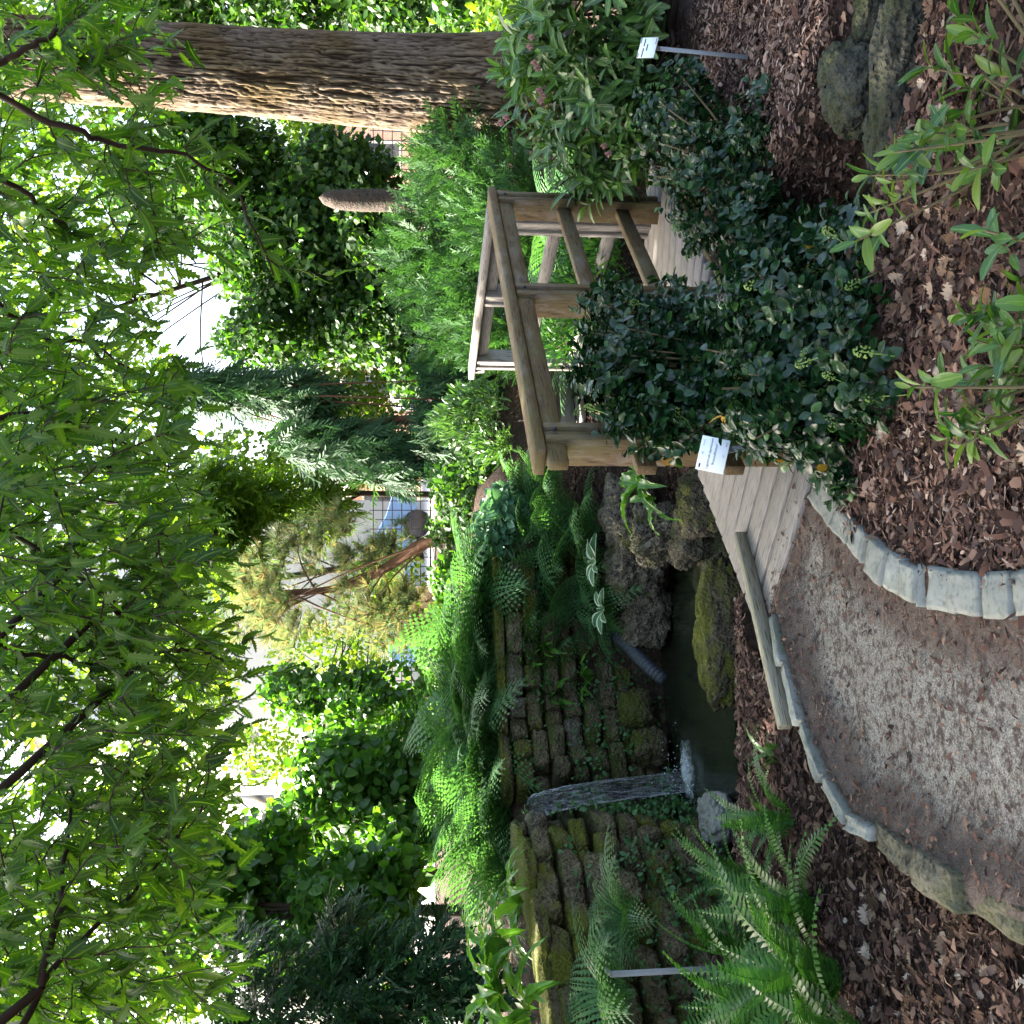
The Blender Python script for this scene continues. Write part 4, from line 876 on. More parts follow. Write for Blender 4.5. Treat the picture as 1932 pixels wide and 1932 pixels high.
for i, (X, Y, d, L) in enumerate(BF):
    c = D(X, Y, d) - (0, 0, .2); fern('bridge_fern', f'broad green fern seen through the bridge railing, {ORD[sorted([-q[1] for q in BF]).index(-Y)]} from the left', c, 12, L, 160 + i, FM, .7, GR, arc=(-3.6, .5), spread=.3)
GH = 'hard ferns in the left foreground'
for i, (X, Y, L, n, lab) in enumerate([(1600, 1840, .62, 24, 'large comb fronded fern with brown stalks nearest the camera'), (1545, 1710, .50, 18, 'comb fronded fern leaning towards the left kerb'), (1500, 1890, .55, 18, 'comb fronded fern round the grey label stake'), (1500, 1545, .36, 14, 'small comb fronded fern near the end of the edging timber'), (1450, 1800, .5, 18, 'comb fronded fern at the foot of the block wall'), (1440, 1660, .42, 16, 'comb fronded fern beside the flat pale pond stone'), (1660, 1960, .5, 14, 'comb fronded fern cut by the edge of the picture')]):
    c = G(X, Y, .06); c[2] = gz(c[0], c[1])[0]; fern('hard_fern', lab, c, n, L, 180 + i, HM, .85, GH, spread=.28)
c = G(1470, 1432, .06); c[2] = gz(c[0], c[1])[0]; fern('moss_fern', 'tiny dark fern tuft at the end of the edging timber', c, 9, .16, 199, HM, .8)
GT = "hart's tongue ferns"
for i, (X, Y, d, L, n, lab) in enumerate([(1215, 905, 5.75, .36, 10, 'glossy strap leaved fern under the bridge rail ends'), (1235, 945, 5.9, .30, 8, 'glossy strap leaved fern hanging over the pitted tufa'), (960, 1790, 4.9, .42, 13, 'big strap leaved fern arching at the left end of the wall top'), (985, 1700, 5.5, .36, 11, 'strap leaved fern on the wall top just left of the waterfall'), (950, 1870, 4.7, .42, 13, 'strap leaved fern at the left picture edge above the wall'), (1000, 1915, 4.6, .36, 10, 'lowest strap leaved fern at the left picture edge'),
        (1010, 1270, 7.5, .26, 8, 'strap leaved fern high on the block wall below the lacy ferns'), (1060, 1310, 7.4, .28, 8, 'strap leaved fern half way up the right wall'), (1120, 1275, 7.2, .26, 8, 'strap leaved fern low on the right wall'), (1000, 1345, 7.4, .26, 8, 'strap leaved fern on the wall between the waterfall and the bare blocks'), (1035, 1215, 7.5, .22, 7, 'small strap leaved fern right of the bare wall blocks'), (1000, 1180, 7.6, .22, 7, 'small strap leaved fern below the wall coping'), (975, 1300, 7.55, .2, 7, 'small strap leaved fern at the wall coping')]):
    fern('strap_fern', lab, D(X, Y, d), n, L, 220 + i, TM, .35, GT, arc=(-2.8, -.3) if X > 1000 and Y < 1400 and Y > 950 else (0, 6.28), spread=.3)
for i, (X, Y, d, L) in enumerate([(1130, 1740, 4.75, .5), (1110, 1880, 4.4, .55)]):
    fern('wall_fern', ['dark lacy fern against the left wall blocks', 'dark lacy fern at the left picture edge below the strap ferns'][i], D(X, Y, d) - (0, 0, .2), 10, L, 240 + i, FM, .8, None)

# ---- hosta with white margins
HO = blade(6, lambda t: .27 * math.sin(math.pi * min(1, t * .86 + .08)) ** .9, .35, .45); V, F, A = HO; hm = nmesh('leaf', V, F, A); hm.materials.append(MT['hosta'])
for i, (X, Y) in enumerate([(1125, 1060), (1140, 1150)]):
    c = D(X, Y, 6.95); root = thing('hosta', c - (0, 0, .05), ['white edged hosta above the craggy tufa', 'white edged hosta nearer the wall above the rounded boulder'][i], 'plant', 'variegated hostas'); r = np.random.default_rng(50 + i)
    for k in range(9):
        a = k * 2.4; e = .35 + .3 * (k % 3) * .5; d = np.array((math.cos(a) * math.cos(e), math.sin(a) * math.cos(e) - .25, math.sin(e))); link('leaf', hm, None, root, M4(frames(d[None], np.array([(0, -.5, 1.0)]) + rv(r, 1, .2))[0], c + d * .03, r.uniform(.10, .155)))
# ---- creeping ivy like cover on the bank and small seedlings on the wall
r = np.random.default_rng(61)
P, O = blobs_px(r, 1500, [(935, 1010, 8.0, 35, 60, .35), (925, 1080, 8.2, 30, 50, .35), (950, 960, 7.8, 28, 40, .3), (960, 1090, 7.9, 20, 40, .2)], .7)
root = thing('bank_creeper', D(960, 1020, 8.0), 'blue green round leaved creeper trailing over the bank top', 'plant'); dv = unit(O + rv(r, len(P), .5) + (0, -.3, -.2)); nv = unit((0, -.7, .8) + rv(r, len(P), .4)); a, b = split_near(P, 200)
leaf_parts(root, 'leaf', P[a], dv[a], nv[a], [T_BROAD], r.uniform(.06, .11, len(a)), MT['ivy']); foliage(root, 'foliage', P[b], dv[b], nv[b], [T_BROAD], r.uniform(.05, .10, len(b)), MT['ivy'])
b = Bag(); n = 4200; s_ = r.uniform(.2, TOT - .4, n); q = np.array([wp(x) for x in s_]); d = unit(np.array([wp(x + .05) - wp(x - .05) for x in s_])); nn = np.c_[d[:, 1], -d[:, 0]]; z = np.abs(r.normal(0, .5, n)) - .28; ok = (fbm(np.c_[q * 2.5, z * 3], 3, 4) > .52) & (z < .8); q, nn, z = q[ok], nn[ok], z[ok]
P = np.c_[q + nn * r.uniform(.14, .2, len(q))[:, None], z]; tag(foliage(None, 'wall_seedlings', P, np.c_[nn, r.normal(.3, .5, len(q))] + rv(r, len(q), .5), np.c_[nn * .5, np.ones(len(q))] + rv(r, len(q), .4), [T_BROAD], r.uniform(.012, .042, len(q)), MT['fern']), 'tiny green seedlings sprouting over the damp wall face', kind='stuff')

# ================================================================== TREES AND THE FARTHER GARDEN
# ---- great furrowed trunk at the right
r = np.random.default_rng(71)
oak = thing('oak_tree', (3.78, 9.1, .5), 'massive tree trunk with deeply furrowed brown bark', 'tree')
nu, nv = 460, 260; zt = np.linspace(.2, 7.2, nu); th = np.arange(nv) * 2 * math.pi / nv
Z_, T_ = np.meshgrid(zt, th, indexing='ij'); rad = .375 + .12 * np.exp(-(Z_ - .4) / .8) - .012 * (Z_ - .5)
w = np.stack([np.cos(T_) * 3.0, np.sin(T_) * 3.0, Z_ * .95], -1); w = w + .6 * (np.stack([fbm(w * 2.0 + k * 7, 3, k) for k in range(3)], -1) - .5)
b1, b2 = worley(w * np.array((3.6, 3.6, 1.0)), 4); rid = sstep(0, .20, b2 - b1) ** .7; b3, b4 = worley(w * np.array((7.5, 7.5, 4.5)) + 3, 9); rid = rid * (.5 + .5 * sstep(0, .22, b4 - b3)) * (.75 + .5 * fbm(w * 3.0, 3, 15))
rad = rad + .026 * (rid - .6) + .05 * (fbm(np.stack([np.cos(T_), np.sin(T_), Z_ * .5], -1) * 1.2, 3, 2) - .5)
V = np.stack([3.78 + .02 * (Z_ - 1) + rad * np.cos(T_), 9.1 + rad * np.sin(T_), Z_], -1).reshape(-1, 3)
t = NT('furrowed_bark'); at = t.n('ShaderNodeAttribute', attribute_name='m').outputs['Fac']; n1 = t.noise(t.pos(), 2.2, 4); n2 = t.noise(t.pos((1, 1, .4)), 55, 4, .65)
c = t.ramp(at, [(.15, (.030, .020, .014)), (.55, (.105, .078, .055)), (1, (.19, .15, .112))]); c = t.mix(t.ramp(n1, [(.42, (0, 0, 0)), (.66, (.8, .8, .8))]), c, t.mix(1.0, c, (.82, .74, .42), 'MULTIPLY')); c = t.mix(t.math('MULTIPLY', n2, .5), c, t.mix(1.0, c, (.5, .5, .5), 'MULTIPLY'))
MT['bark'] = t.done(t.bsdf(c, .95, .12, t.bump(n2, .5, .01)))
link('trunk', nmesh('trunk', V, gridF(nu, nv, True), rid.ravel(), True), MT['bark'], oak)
stems(oak, 'branch', [[(3.8, 9.1, 6.0), (4.8, 8.4, 7.6), (6.5, 7.6, 9)], [(3.8, 9.1, 6.4), (2.8, 9.6, 8.2), (1.4, 10, 9.4)], [(3.8, 9.1, 6.6), (4.3, 10.5, 8.4), (4.6, 12, 9.6)], [(3.8, 9.1, 6.8), (3.4, 8.2, 8.6), (2.6, 6.8, 9.6)]], MT['bark'], .2, .06, 10, 12)
P, O = ell(r, 6500, (3.8, 9.2, 9.2), (4.6, 4.2, 2.2), .3); foliage(oak, 'crown', P, rv(r, len(P)) + (0, 0, -.4), rv(r, len(P), .5) + (0, 0, 1), [T_QUAD], r.uniform(.12, .2, len(P)), MT['lime'])

# ---- generic tree or shrub from masses of leaves
def mass(name, label, cat, B, n, T, size, mat, mode, seed, base=None, trunk=None, limbs=10, shell=.4, parts=0, group=None, tr=.06, leafname='crown', sprd=.45, barkmat=None, hole=0.0, lr=None):
    r = np.random.default_rng(seed); P, O = blobs_px(r, n, B, shell)
    if hole: m = fbm(P * 1.9, 3, seed) > hole; P, O = P[m], O[m]
    base = np.asarray(base if base is not None else D(B[-1][0] + B[-1][3], B[-1][1], B[-1][2]), float); root = thing(name, base, label, cat, group); m = len(P)
    if mode == 'droop': dv = unit(O * (.35, .35, .1) + (0, 0, -1.0) + rv(r, m, sprd * .5)); nv = unit(O * (1, 1, 0) + (0, -.5, .3) + rv(r, m, .35))
    elif mode == 'up': dv = unit(O * .7 + (0, -.1, .75) + rv(r, m, sprd)); nv = unit(O + (0, -.5, .3) + rv(r, m, .5))
    elif mode == 'flat': dv = unit(O * (.9, .9, .1) + (0, -.2, -.25) + rv(r, m, sprd)); nv = unit((0, -.2, 1.0) + rv(r, m, .35))
    else: dv = unit(rv(r, m) + (0, -.1, -.35)); nv = unit(O * .5 + (0, -.45, .75) + rv(r, m, .45))
    S = r.uniform(size[0], size[1], m); a, b = split_near(P, parts)
    if parts: leaf_parts(root, 'leaf', P[a], dv[a], nv[a], T, S[a], mat)
    foliage(root, leafname, P[b], dv[b], nv[b], T, S[b], mat)
    tp = np.asarray(trunk if trunk is not None else [base, P[np.argmax(P[:, 2])] * .7 + base * .3], float); q = curve(tp, 16); V, F = tube(q, np.linspace(tr, tr * .35, 16), 8); link('trunk', nmesh('trunk', V, F, None, True), barkmat or MT['bark_dark'], root)
    if limbs:
        L = []
        for i in r.choice(m, limbs): s = q[r.integers(4, 15)]; L.append([s, s * .5 + P[i] * .5 + (0, 0, .05 * np.linalg.norm(P[i] - s)), P[i]])
        stems(root, 'branch', L, barkmat or MT['bark_dark'], lr or tr * .4, .006)
    return root
MT['red_bark'] = plain('reddish_bark', (.14, .065, .035), .85, .2, var=.7, scale=25)
mass('weeping_conifer', 'weeping blue green conifer with drooping curtains beside the bridge', 'tree', [(290, 742, 11, 50, 22, .3), (340, 735, 11, 60, 26, .3), (420, 738, 11, 100, 38, .35), (530, 742, 11, 90, 42, .35), (575, 830, 11, 90, 42, .4), (660, 850, 10.9, 100, 50, .4), (720, 890, 10.8, 50, 30, .3), (860, 800, 10.6, 110, 100, .5), (830, 700, 10.6, 70, 60, .4)], 3300, SPRAY_WEEP, (.22, .42), MT['weeping'], 'droop', 81, D(965, 800, 11), [D(965, 800, 11), D(800, 790, 11), D(650, 800, 11.1), D(560, 770, 11), D(400, 740, 11), D(300, 738, 11)], 14, .2, barkmat=MT['red_bark'], tr=.06, sprd=.7, lr=.014)
mass('juniper_shrub', 'broad feathery juniper behind the bridge corner and trunk', 'shrub', [(830, 480, 10, 95, 120, .7), (880, 320, 9.2, 90, 100, .6), (920, 560, 9.5, 90, 110, .6), (960, 400, 8.6, 90, 110, .5), (850, 630, 10.2, 70, 50, .5), (950, 640, 9.2, 70, 60, .4)], 3400, SPRAY_UP, (.16, .30), MT['juniper'], 'up', 82, D(1010, 450, 9), limbs=14)
mass('azalea_bush', 'light green leafy bush just behind the bridge handrail', 'shrub', [(870, 800, 8.6, 60, 45, .3), (900, 760, 8.5, 55, 40, .3), (930, 840, 8.4, 40, 40, .25)], 1500, [T_OBL, T_LAN], (.05, .09), MT['rhodo'], 'up', 83, D(1000, 790, 8.5), limbs=16, tr=.02)
mass('bridge_bush', 'small leaved bush below the bridge railing', 'shrub', [(1090, 560, 6.9, 60, 60, .25), (1120, 470, 6.7, 55, 60, .25), (1060, 640, 7.3, 40, 50, .25)], 1700, [T_LAN], (.05, .085), MT['hardfern'], 'up', 84, D(1200, 540, 6.8), limbs=16, tr=.02)
mass('dark_hedge', 'dark small leaved hedge left of the weeping conifer', 'hedge', [(870, 930, 10.2, 60, 80, .4), (850, 1000, 10.6, 50, 40, .3), (900, 870, 9.8, 40, 50, .3)], 2600, [T_QUAD], (.05, .09), MT['dark'], 'rand', 85, D(950, 930, 10.2), limbs=8)
pine = mass('pine_tree', 'sunlit pine with a leaning red trunk behind the wall', 'tree', [(520, 1110, 12.4, 80, 90, .6), (600, 1180, 12.2, 90, 80, .5), (660, 1040, 12, 80, 90, .5), (740, 1160, 11.8, 80, 80, .5), (740, 1020, 11.6, 60, 50, .4), (600, 1020, 12.6, 90, 60, .5), (480, 1180, 12.6, 50, 50, .4)], 1500, TUFT, (.15, .26), MT['pine'], 'up', 86, D(915, 1025, 11), [D(915, 1025, 11), D(850, 1010, 11.1), D(790, 1030, 11.3), D(730, 1070, 11.6), D(640, 1110, 12), D(500, 1120, 12.4)], 10, .2, tr=.09, barkmat=MT['red_bark'], hole=.47, lr=.014)
mass('larch_tree', 'yellow green feathery larch hanging above the pine', 'tree', [(400, 960, 14, 90, 90, .7), (470, 930, 14, 80, 60, .6), (440, 1060, 13.8, 70, 60, .6), (600, 960, 14.5, 60, 60, .6), (330, 1050, 14.5, 80, 90, .7)], 2600, SPRAY, (.28, .5), MT['lime'], 'flat', 87, D(830, 960, 15), [D(900, 935, 15.5), D(500, 930, 15), D(200, 950, 14.4)], 16, .2, tr=.05, hole=.40)
GS = 'broad leaved shrubs beyond the wall'
mass('broadleaf_shrub', 'sunlit round leaved shrub straight above the waterfall', 'shrub', [(640, 1490, 10, 110, 110, .6), (740, 1430, 10, 80, 90, .5), (760, 1560, 9.6, 80, 90, .5), (560, 1560, 10.4, 70, 70, .5)], 7000, [T_BROAD], (.07, .12), MT['broad'], 'rand', 88, D(900, 1480, 10), limbs=16, group=GS, hole=.40)
mass('broadleaf_shrub', 'tall leafy shrub at the left under the overhanging branches', 'shrub', [(380, 1700, 8.8, 140, 120, .6), (500, 1620, 9.2, 90, 90, .5), (560, 1760, 8.6, 110, 110, .5), (640, 1680, 8.6, 90, 80, .5), (700, 1760, 8.4, 90, 90, .5), (740, 1660, 8.6, 60, 70, .4)], 6500, [T_BROAD], (.075, .13), MT['broad'], 'rand', 89, D(900, 1720, 8.6), limbs=20, group=GS, parts=200, hole=.38)
mass('broadleaf_shrub', 'airy shrub with thin stems right of the pine foot', 'shrub', [(650, 1330, 11, 110, 70, .6), (740, 1290, 11, 70, 50, .5), (560, 1300, 11.4, 70, 60, .5), (780, 1380, 10.6, 50, 60, .4)], 5200, [T_BROAD], (.06, .10), MT['broad'], 'rand', 90, D(900, 1310, 11), limbs=16, group=GS, hole=.44)
mass('yew_tree', 'dark feathery yew at the far left', 'tree', [(700, 1890, 6.4, 110, 80, .5), (820, 1850, 6.2, 80, 90, .45), (560, 1930, 6.6, 120, 80, .5), (620, 1800, 6.8, 70, 60, .4), (880, 1930, 5.9, 60, 70, .4), (450, 1860, 6.8, 70, 70, .4), (700, 2120, 7.0, 170, 130, .7), (480, 2100, 7.2, 130, 110, .6)], 3600, SPRAY_DROOP + SPRAY, (.18, .36), MT['yew'], 'flat', 91, D(1000, 2050, 6.6), limbs=20, tr=.07)
mass('low_shrub', 'low lime green undergrowth behind the lacy ferns', 'shrub', [(835, 1330, 12, 35, 90, .5), (830, 1200, 12.5, 35, 70, .5), (840, 1450, 11.5, 40, 80, .5)], 3600, [T_BROAD], (.06, .11), MT['lime'], 'rand', 98, D(890, 1330, 12), limbs=8, tr=.02, hole=.36)
mass('low_shrub', 'low dark undergrowth between the hedge and the pine trunk', 'shrub', [(850, 1090, 12.5, 40, 60, .5), (845, 880, 12.5, 45, 60, .4), (830, 690, 12.5, 40, 60, .5)], 3200, [T_BROAD], (.06, .10), MT['broad'], 'rand', 99, D(900, 1050, 12.5), limbs=8, tr=.02, hole=.36)
GD = 'trees closing off the garden'
mass('garden_tree', 'dark leafy tree between the big trunk and the weeping conifer', 'tree', [(560, 480, 15, 170, 140, 1.2), (680, 600, 15, 90, 90, .9), (640, 330, 14.5, 120, 80, .9), (430, 330, 15, 130, 110, 1.0), (330, 255, 15, 140, 60, .8), (700, 430, 14, 70, 90, .7), (520, 640, 15, 120, 60, .8), (300, 360, 16, 120, 100, 1), (740, 520, 14.5, 70, 120, .7), (770, 690, 15, 50, 70, .6)], 44000, [T_QUAD], (.08, .16), MT['dark'], 'rand', 92, D(900, 560, 15.5), limbs=30, group=GD, tr=.08, lr=.018, hole=.39)
mass('garden_tree', 'dark tree with lime leaf sprays right of the big trunk', 'tree', [(500, 0, 13, 200, 90, .9), (760, 0, 12.5, 120, 80, .7), (250, 20, 13, 150, 100, .9), (880, 10, 11.5, 70, 60, .5), (600, -220, 12.5, 240, 150, 1), (850, -200, 11.5, 110, 130, .8)], 25000, [T_QUAD], (.08, .15), MT['dark'], 'rand', 93, D(950, -60, 13), limbs=24, group=GD, tr=.08, lr=.018, hole=.34)
mass('garden_tree', 'lime green bush glowing right of the trunk foot', 'shrub', [(930, 30, 11, 40, 50, .4), (960, 0, 10.4, 50, 60, .4), (900, 60, 12, 30, 30, .3)], 1400, [T_BROAD], (.06, .1), MT['lime'], 'rand', 94, D(1010, 20, 11), limbs=6, group=GD, tr=.03)
mass('garden_tree', 'tall bright green tree filling the sky at upper right', 'tree', [(180, 400, 20, 200, 220, 1.8), (330, 330, 19, 130, 120, 1.5), (440, 880, 18, 90, 70, 1), (100, 120, 19, 160, 150, 1.5), (60, 700, 21, 140, 200, 1.5)], 17000, [T_QUAD], (.12, .22), MT['lime'], 'rand', 95, D(800, 400, 20), limbs=26, group=GD, tr=.09, lr=.018, hole=.475)
mass('garden_tree', 'tall bright green tree filling the sky at the middle', 'tree', [(150, 900, 20, 190, 200, 1.6), (300, 1250, 20, 160, 180, 1.6), (60, 1200, 21, 130, 220, 1.5), (250, 700, 22, 100, 90, 1)], 15000, [T_QUAD], (.12, .22), MT['lime'], 'rand', 96, D(800, 1050, 21), limbs=26, group=GD, tr=.09, lr=.018, hole=.49)
mass('garden_tree', 'tall bright green tree at upper left above the shrubs', 'tree', [(150, 1600, 17, 190, 200, 1.6), (330, 1480, 17, 120, 120, 1.2), (250, 1850, 16, 180, 150, 1.4), (90, 1900, 16, 120, 140, 1.2), (420, 1650, 16.5, 90, 110, 1), (350, 2200, 15, 250, 180, 1.6), (700, 2250, 14, 160, 180, 1.4)], 26000, [T_QUAD], (.10, .18), MT['lime'], 'rand', 97, D(850, 1650, 17), limbs=26, group=GD, tr=.09, lr=.018, hole=.48)
mass('garden_tree', 'hazy yellow green tree behind the weeping conifer', 'tree', [(600, 700, 18, 130, 120, 1.2), (680, 820, 18, 90, 110, 1), (520, 900, 18, 90, 90, 1), (740, 640, 17.5, 60, 90, .8), (560, 240, 17.5, 140, 110, 1)], 12000, [T_QUAD], (.08, .15), MT['lime'], 'rand', 111, D(880, 720, 18), limbs=24, group=GD, tr=.08, lr=.018, hole=.47)
mass('garden_tree', 'bright yellow green tree behind the pine and shrubs', 'tree', [(620, 1250, 19, 120, 120, 1.2), (500, 1420, 18.5, 70, 60, .8), (700, 1420, 18, 90, 120, 1), (720, 1100, 19, 80, 100, 1), (650, 1600, 17, 120, 110, 1)], 9500, [T_QUAD], (.08, .15), MT['lime'], 'rand', 112, D(880, 1300, 18.5), limbs=24, group=GD, tr=.08, lr=.018, hole=.45)
# pointed dead trunk
P = curve([D(800, 378, 12), D(740, 379, 12), D(660, 377, 12), D(618, 374, 12), D(602, 372, 12)], 40); V, F = tube(P, np.interp(np.arange(40), [0, 16, 26, 34, 39], [.14, .128, .105, .06, .012]), 20); V = V + (.04 * (fbm(V * np.array((4, 4, 1.2)), 3, 4) - .5))[:, None]
ob = link('stone_pillar', nmesh('stone_pillar', V, F, None, True), stone_mat('pillar_stone', (.075, .062, .052), (.13, .095, .08), (.045, .055, .04), (.5, .7), dist=.02)); tag(ob, 'tall grey stone pillar with a rounded point among the trees', 'pillar')

# ---- near tree whose cut leaves hang over the whole upper picture
r = np.random.default_rng(101)
near = thing('cutleaf_beech', (-3.3, -.6, 0), 'overhanging tree with jagged narrow leaves on dark branches', 'tree')
TRUNK = [(-3.3, -.6, -.1), (-3.25, -.5, 1.8), (-3.1, -.3, 3.6), (-2.8, 0, 5.6)]; V, F = tube(curve(TRUNK, 20), np.linspace(.26, .14, 20), 14); link('trunk', nmesh('trunk', V, F, None, True), MT['bark'], near)
def px3(L, d0, d1): L = np.array(L, float); return np.stack([D(X, Y, d) for (X, Y), d in zip(L, np.linspace(d0, d1, len(L)))])
MAINS = [px3([(-60, 160), (0, 183), (82, 221), (156, 249), (191, 265), (290, 284), (347, 292), (396, 322), (443, 355), (481, 437), (519, 517)], 2.0, 2.5),
         px3([(-40, 150), (0, 120), (66, 82), (117, 57), (164, 22), (213, -20)], 2.0, 2.1), px3([(-50, 990), (0, 1001), (35, 1009), (90, 1048), (131, 1070), (200, 1120)], 2.3, 2.6),
         px3([(-20, 2010), (41, 1931), (76, 1866), (117, 1808), (164, 1765), (208, 1721), (246, 1688), (290, 1639), (328, 1587), (353, 1543), (361, 1510)], 1.9, 2.7),
         px3([(76, 1866), (112, 1704), (120, 1644), (131, 1557), (137, 1472), (142, 1404)], 2.0, 2.8), px3([(131, 1070), (208, 1138), (246, 1193), (276, 1239), (284, 1288), (292, 1343)], 2.6, 2.9),
         px3([(276, 1239), (328, 1229), (383, 1229), (424, 1247)], 2.75, 2.9), px3([(208, 1138), (227, 1108), (273, 1072), (306, 1031)], 2.65, 2.8), px3([(0, 1215), (44, 1231), (123, 1246), (175, 1251), (219, 1233), (252, 1220)], 2.5, 2.8),
         px3([(-30, 560), (30, 600), (90, 640), (170, 650), (250, 700)], 2.4, 2.8), px3([(-30, 800), (60, 780), (130, 800), (220, 830), (320, 880)], 2.4, 2.9), px3([(-20, 330), (40, 360), (120, 420), (200, 470), (300, 540)], 2.3, 2.6)]
for m_ in MAINS: q = curve(m_, 24); V, F = tube(q + r.normal(0, .003, q.shape), np.linspace(.0075, .0025, 24), 7); link('branch', nmesh('branch', V, F, None, True), MT['bark_dark'], near)
hub = np.array((-2.9, -.1, 4.6)); BOUGHS = [[(-3.1, -.3, 3.7), (-1.8, .9, 3.5), m_[0]] for m_ in MAINS if m_[0][2] > 2.2]
stems(near, 'bough', BOUGHS, MT['bark_dark'], .035, .009, 7, 14)
allm = np.vstack([curve(m_, 30) for m_ in MAINS])
# twig clusters over the upper part of the view
tw, seeds = [], []
def bound(Y): return np.interp(Y, [0, 200, 330, 480, 560, 700, 900, 1250, 1450, 1700, 1932], [300, 300, 360, 330, 260, 330, 350, 430, 420, 400, 400])
while len(seeds) < 880:
    Y = r.uniform(-60, 1990); X = r.uniform(-80, 1) if r.random() < .06 else r.uniform(-40, bound(Y)); lim = .42 if Y < 620 else .62 if Y < 800 else 1.0
    if 230 < X < 470 and 470 < Y < 690 and r.random() < .75: continue
    if r.random() < lim: seeds.append(D(X, Y, r.uniform(2.0, 3.8)))
for m_ in MAINS:
    q = curve(m_, 16)[3:]
    for p in q: seeds.append(p + rv(r, 1, .05)[0])
P, Dv, S = [], [], []
seeds.sort(key=lambda q: np.linalg.norm(allm - q, axis=1).min()); att = allm.copy()
for sd in seeds:
    dd = np.linalg.norm(att - sd, axis=1) + 3.0 * np.maximum(0, sd[2] - att[:, 2]); j = np.argsort(dd)[r.integers(0, 3)]; a = att[j]; L = np.linalg.norm(sd - a); end = sd + unit(sd - a + (0, 0, -.35 * L - .02)) * .08
    mid = (a + sd) / 2 + rv(r, 1, .05 * L + .005)[0] + (0, 0, .10 * L); q = curve([a, mid, sd, end], 10); tw.append(q); att = np.vstack([att, q[3:8:2]]); ax = unit(q[-1] - q[-4])
    for k in range(8):
        p = q[max(0, 9 - k)]; sdv = (1 if k % 2 else -1); lat = unit(np.cross(ax, (0, 0, 1)) + rv(r, 1, .35)[0]); P.append(p); Dv.append(unit(lat * sdv * .8 + ax * .45 + np.array((0, 0, -.5)) + rv(r, 1, .42)[0])); S.append(r.uniform(.028, .064))
b = Bag()
for q in tw: b.add(*tube(q, np.linspace(.0022, .0009, len(q)), 5))
tag(link('twigs', b.mesh('twigs', True), MT['bark_dark'], near), kind='stuff')
P, Dv, S = np.array(P), np.array(Dv), np.array(S); Nv = unit(rv(r, len(P), .55) + (0, -.25, .8)); a, b = split_near(P, 300)
leaf_parts(near, 'leaf', P[a], Dv[a], Nv[a], T_SER, S[a], MT['canopy']); foliage(near, 'foliage', P[b], Dv[b], Nv[b], T_SER, S[b], MT['canopy'])
# the crown overhead, out of the picture, that keeps the foreground in shade
C = []; 
for c, rad, n in [((-3.6, 3.0, 6.9), (3.0, 2.8, 1.5), 3000), ((-6.2, 5.6, 6.8), (2.7, 2.8, 1.9), 7000), ((-2.2, 6.8, 7.6), (2.6, 2.4, 1.5), 3300), ((-5.2, 8.8, 7.8), (2.6, 1.8, 1.7), 4800), ((.2, 7.9, 8.2), (2.4, 1.9, 1.3), 2800), ((-1.2, .2, 6.6), (2.6, 2.6, 1.2), 500)]:
    p, o = ell(r, n, c, rad, .2); C.append(p)
P = np.vstack(C); foliage(near, 'crown', P, rv(r, len(P)) + (0, 0, -.4), rv(r, len(P), .45) + (0, 0, 1), [T_QUAD], r.uniform(.16, .28, len(P)), MT['canopy'])
stems(near, 'limb', [[(-3.1, -.3, 4), (-4, 1.2, 5.6), (-4.8, 2.8, 6.8)], [(-3, -.2, 4.6), (-1.8, 0, 6), (0, 1.2, 6.8)], [(-2.9, 0, 5), (-4.2, 3, 6.4), (-5.6, 6, 7.2), (-5, 8.6, 8)], [(-4.2, 3, 6.4), (-2.6, 6, 7.4), (0, 7.8, 8.2)]], MT['bark'], .13, .03, 8, 14)

# ================================================================== BEYOND THE GARDEN: sunlit street
t = NT('street_paving'); n = t.noise(t.pos(), .8, 5); MT['street'] = t.done(t.bsdf(t.mix(n, (.30, .29, .27), (.40, .385, .36)), .9, .2))
me = nmesh('street', [(-50, 21, 0.92), (50, 21, .92), (50, 60, .92), (-50, 60, .92)], [[0, 1, 2, 3]]); tag(link('street', me, MT['street']), 'sunlit pale street beyond the garden', kind='structure')
def brick_mat(name, a, b, m, sc=1.0):
    t = NT(name); v = t.coord('Object'); mp = t.n('ShaderNodeMapping'); mp.inputs['Rotation'].default_value = (math.pi / 2, 0, 0); t.l(v, mp.inputs[0])
    k = t.n('ShaderNodeTexBrick', i_Scale=4.0 * sc); k.inputs['Color1'].default_value = a + (1,); k.inputs['Color2'].default_value = b + (1,); k.inputs['Mortar'].default_value = m + (1,); k.inputs['Mortar Size'].default_value = .012; t.l(mp.outputs[0], k.inputs[0])
    return t.done(t.bsdf(k.outputs[0], .9, .15, t.bump(k.outputs[1], .4, .01)))
MT['brick'] = brick_mat('red_brick', (.42, .22, .15), (.52, .30, .21), (.55, .52, .47)); MT['render'] = plain('pale_render', (.62, .58, .50), .9, .2, 0, .15, 2); MT['dark_glass'] = plain('window_glass', (.03, .035, .04), .1, .6, 0, .1, 2)
def boxp(name, lo, hi, mat, parent=None, bev=.01):
    lo, hi = np.array(lo, float), np.array(hi, float); V, F = chamfer(*(hi - lo), bev); return link(name, nmesh(name, V, F), mat, parent, Matrix.Translation(Vector(((lo + hi) / 2).tolist())))
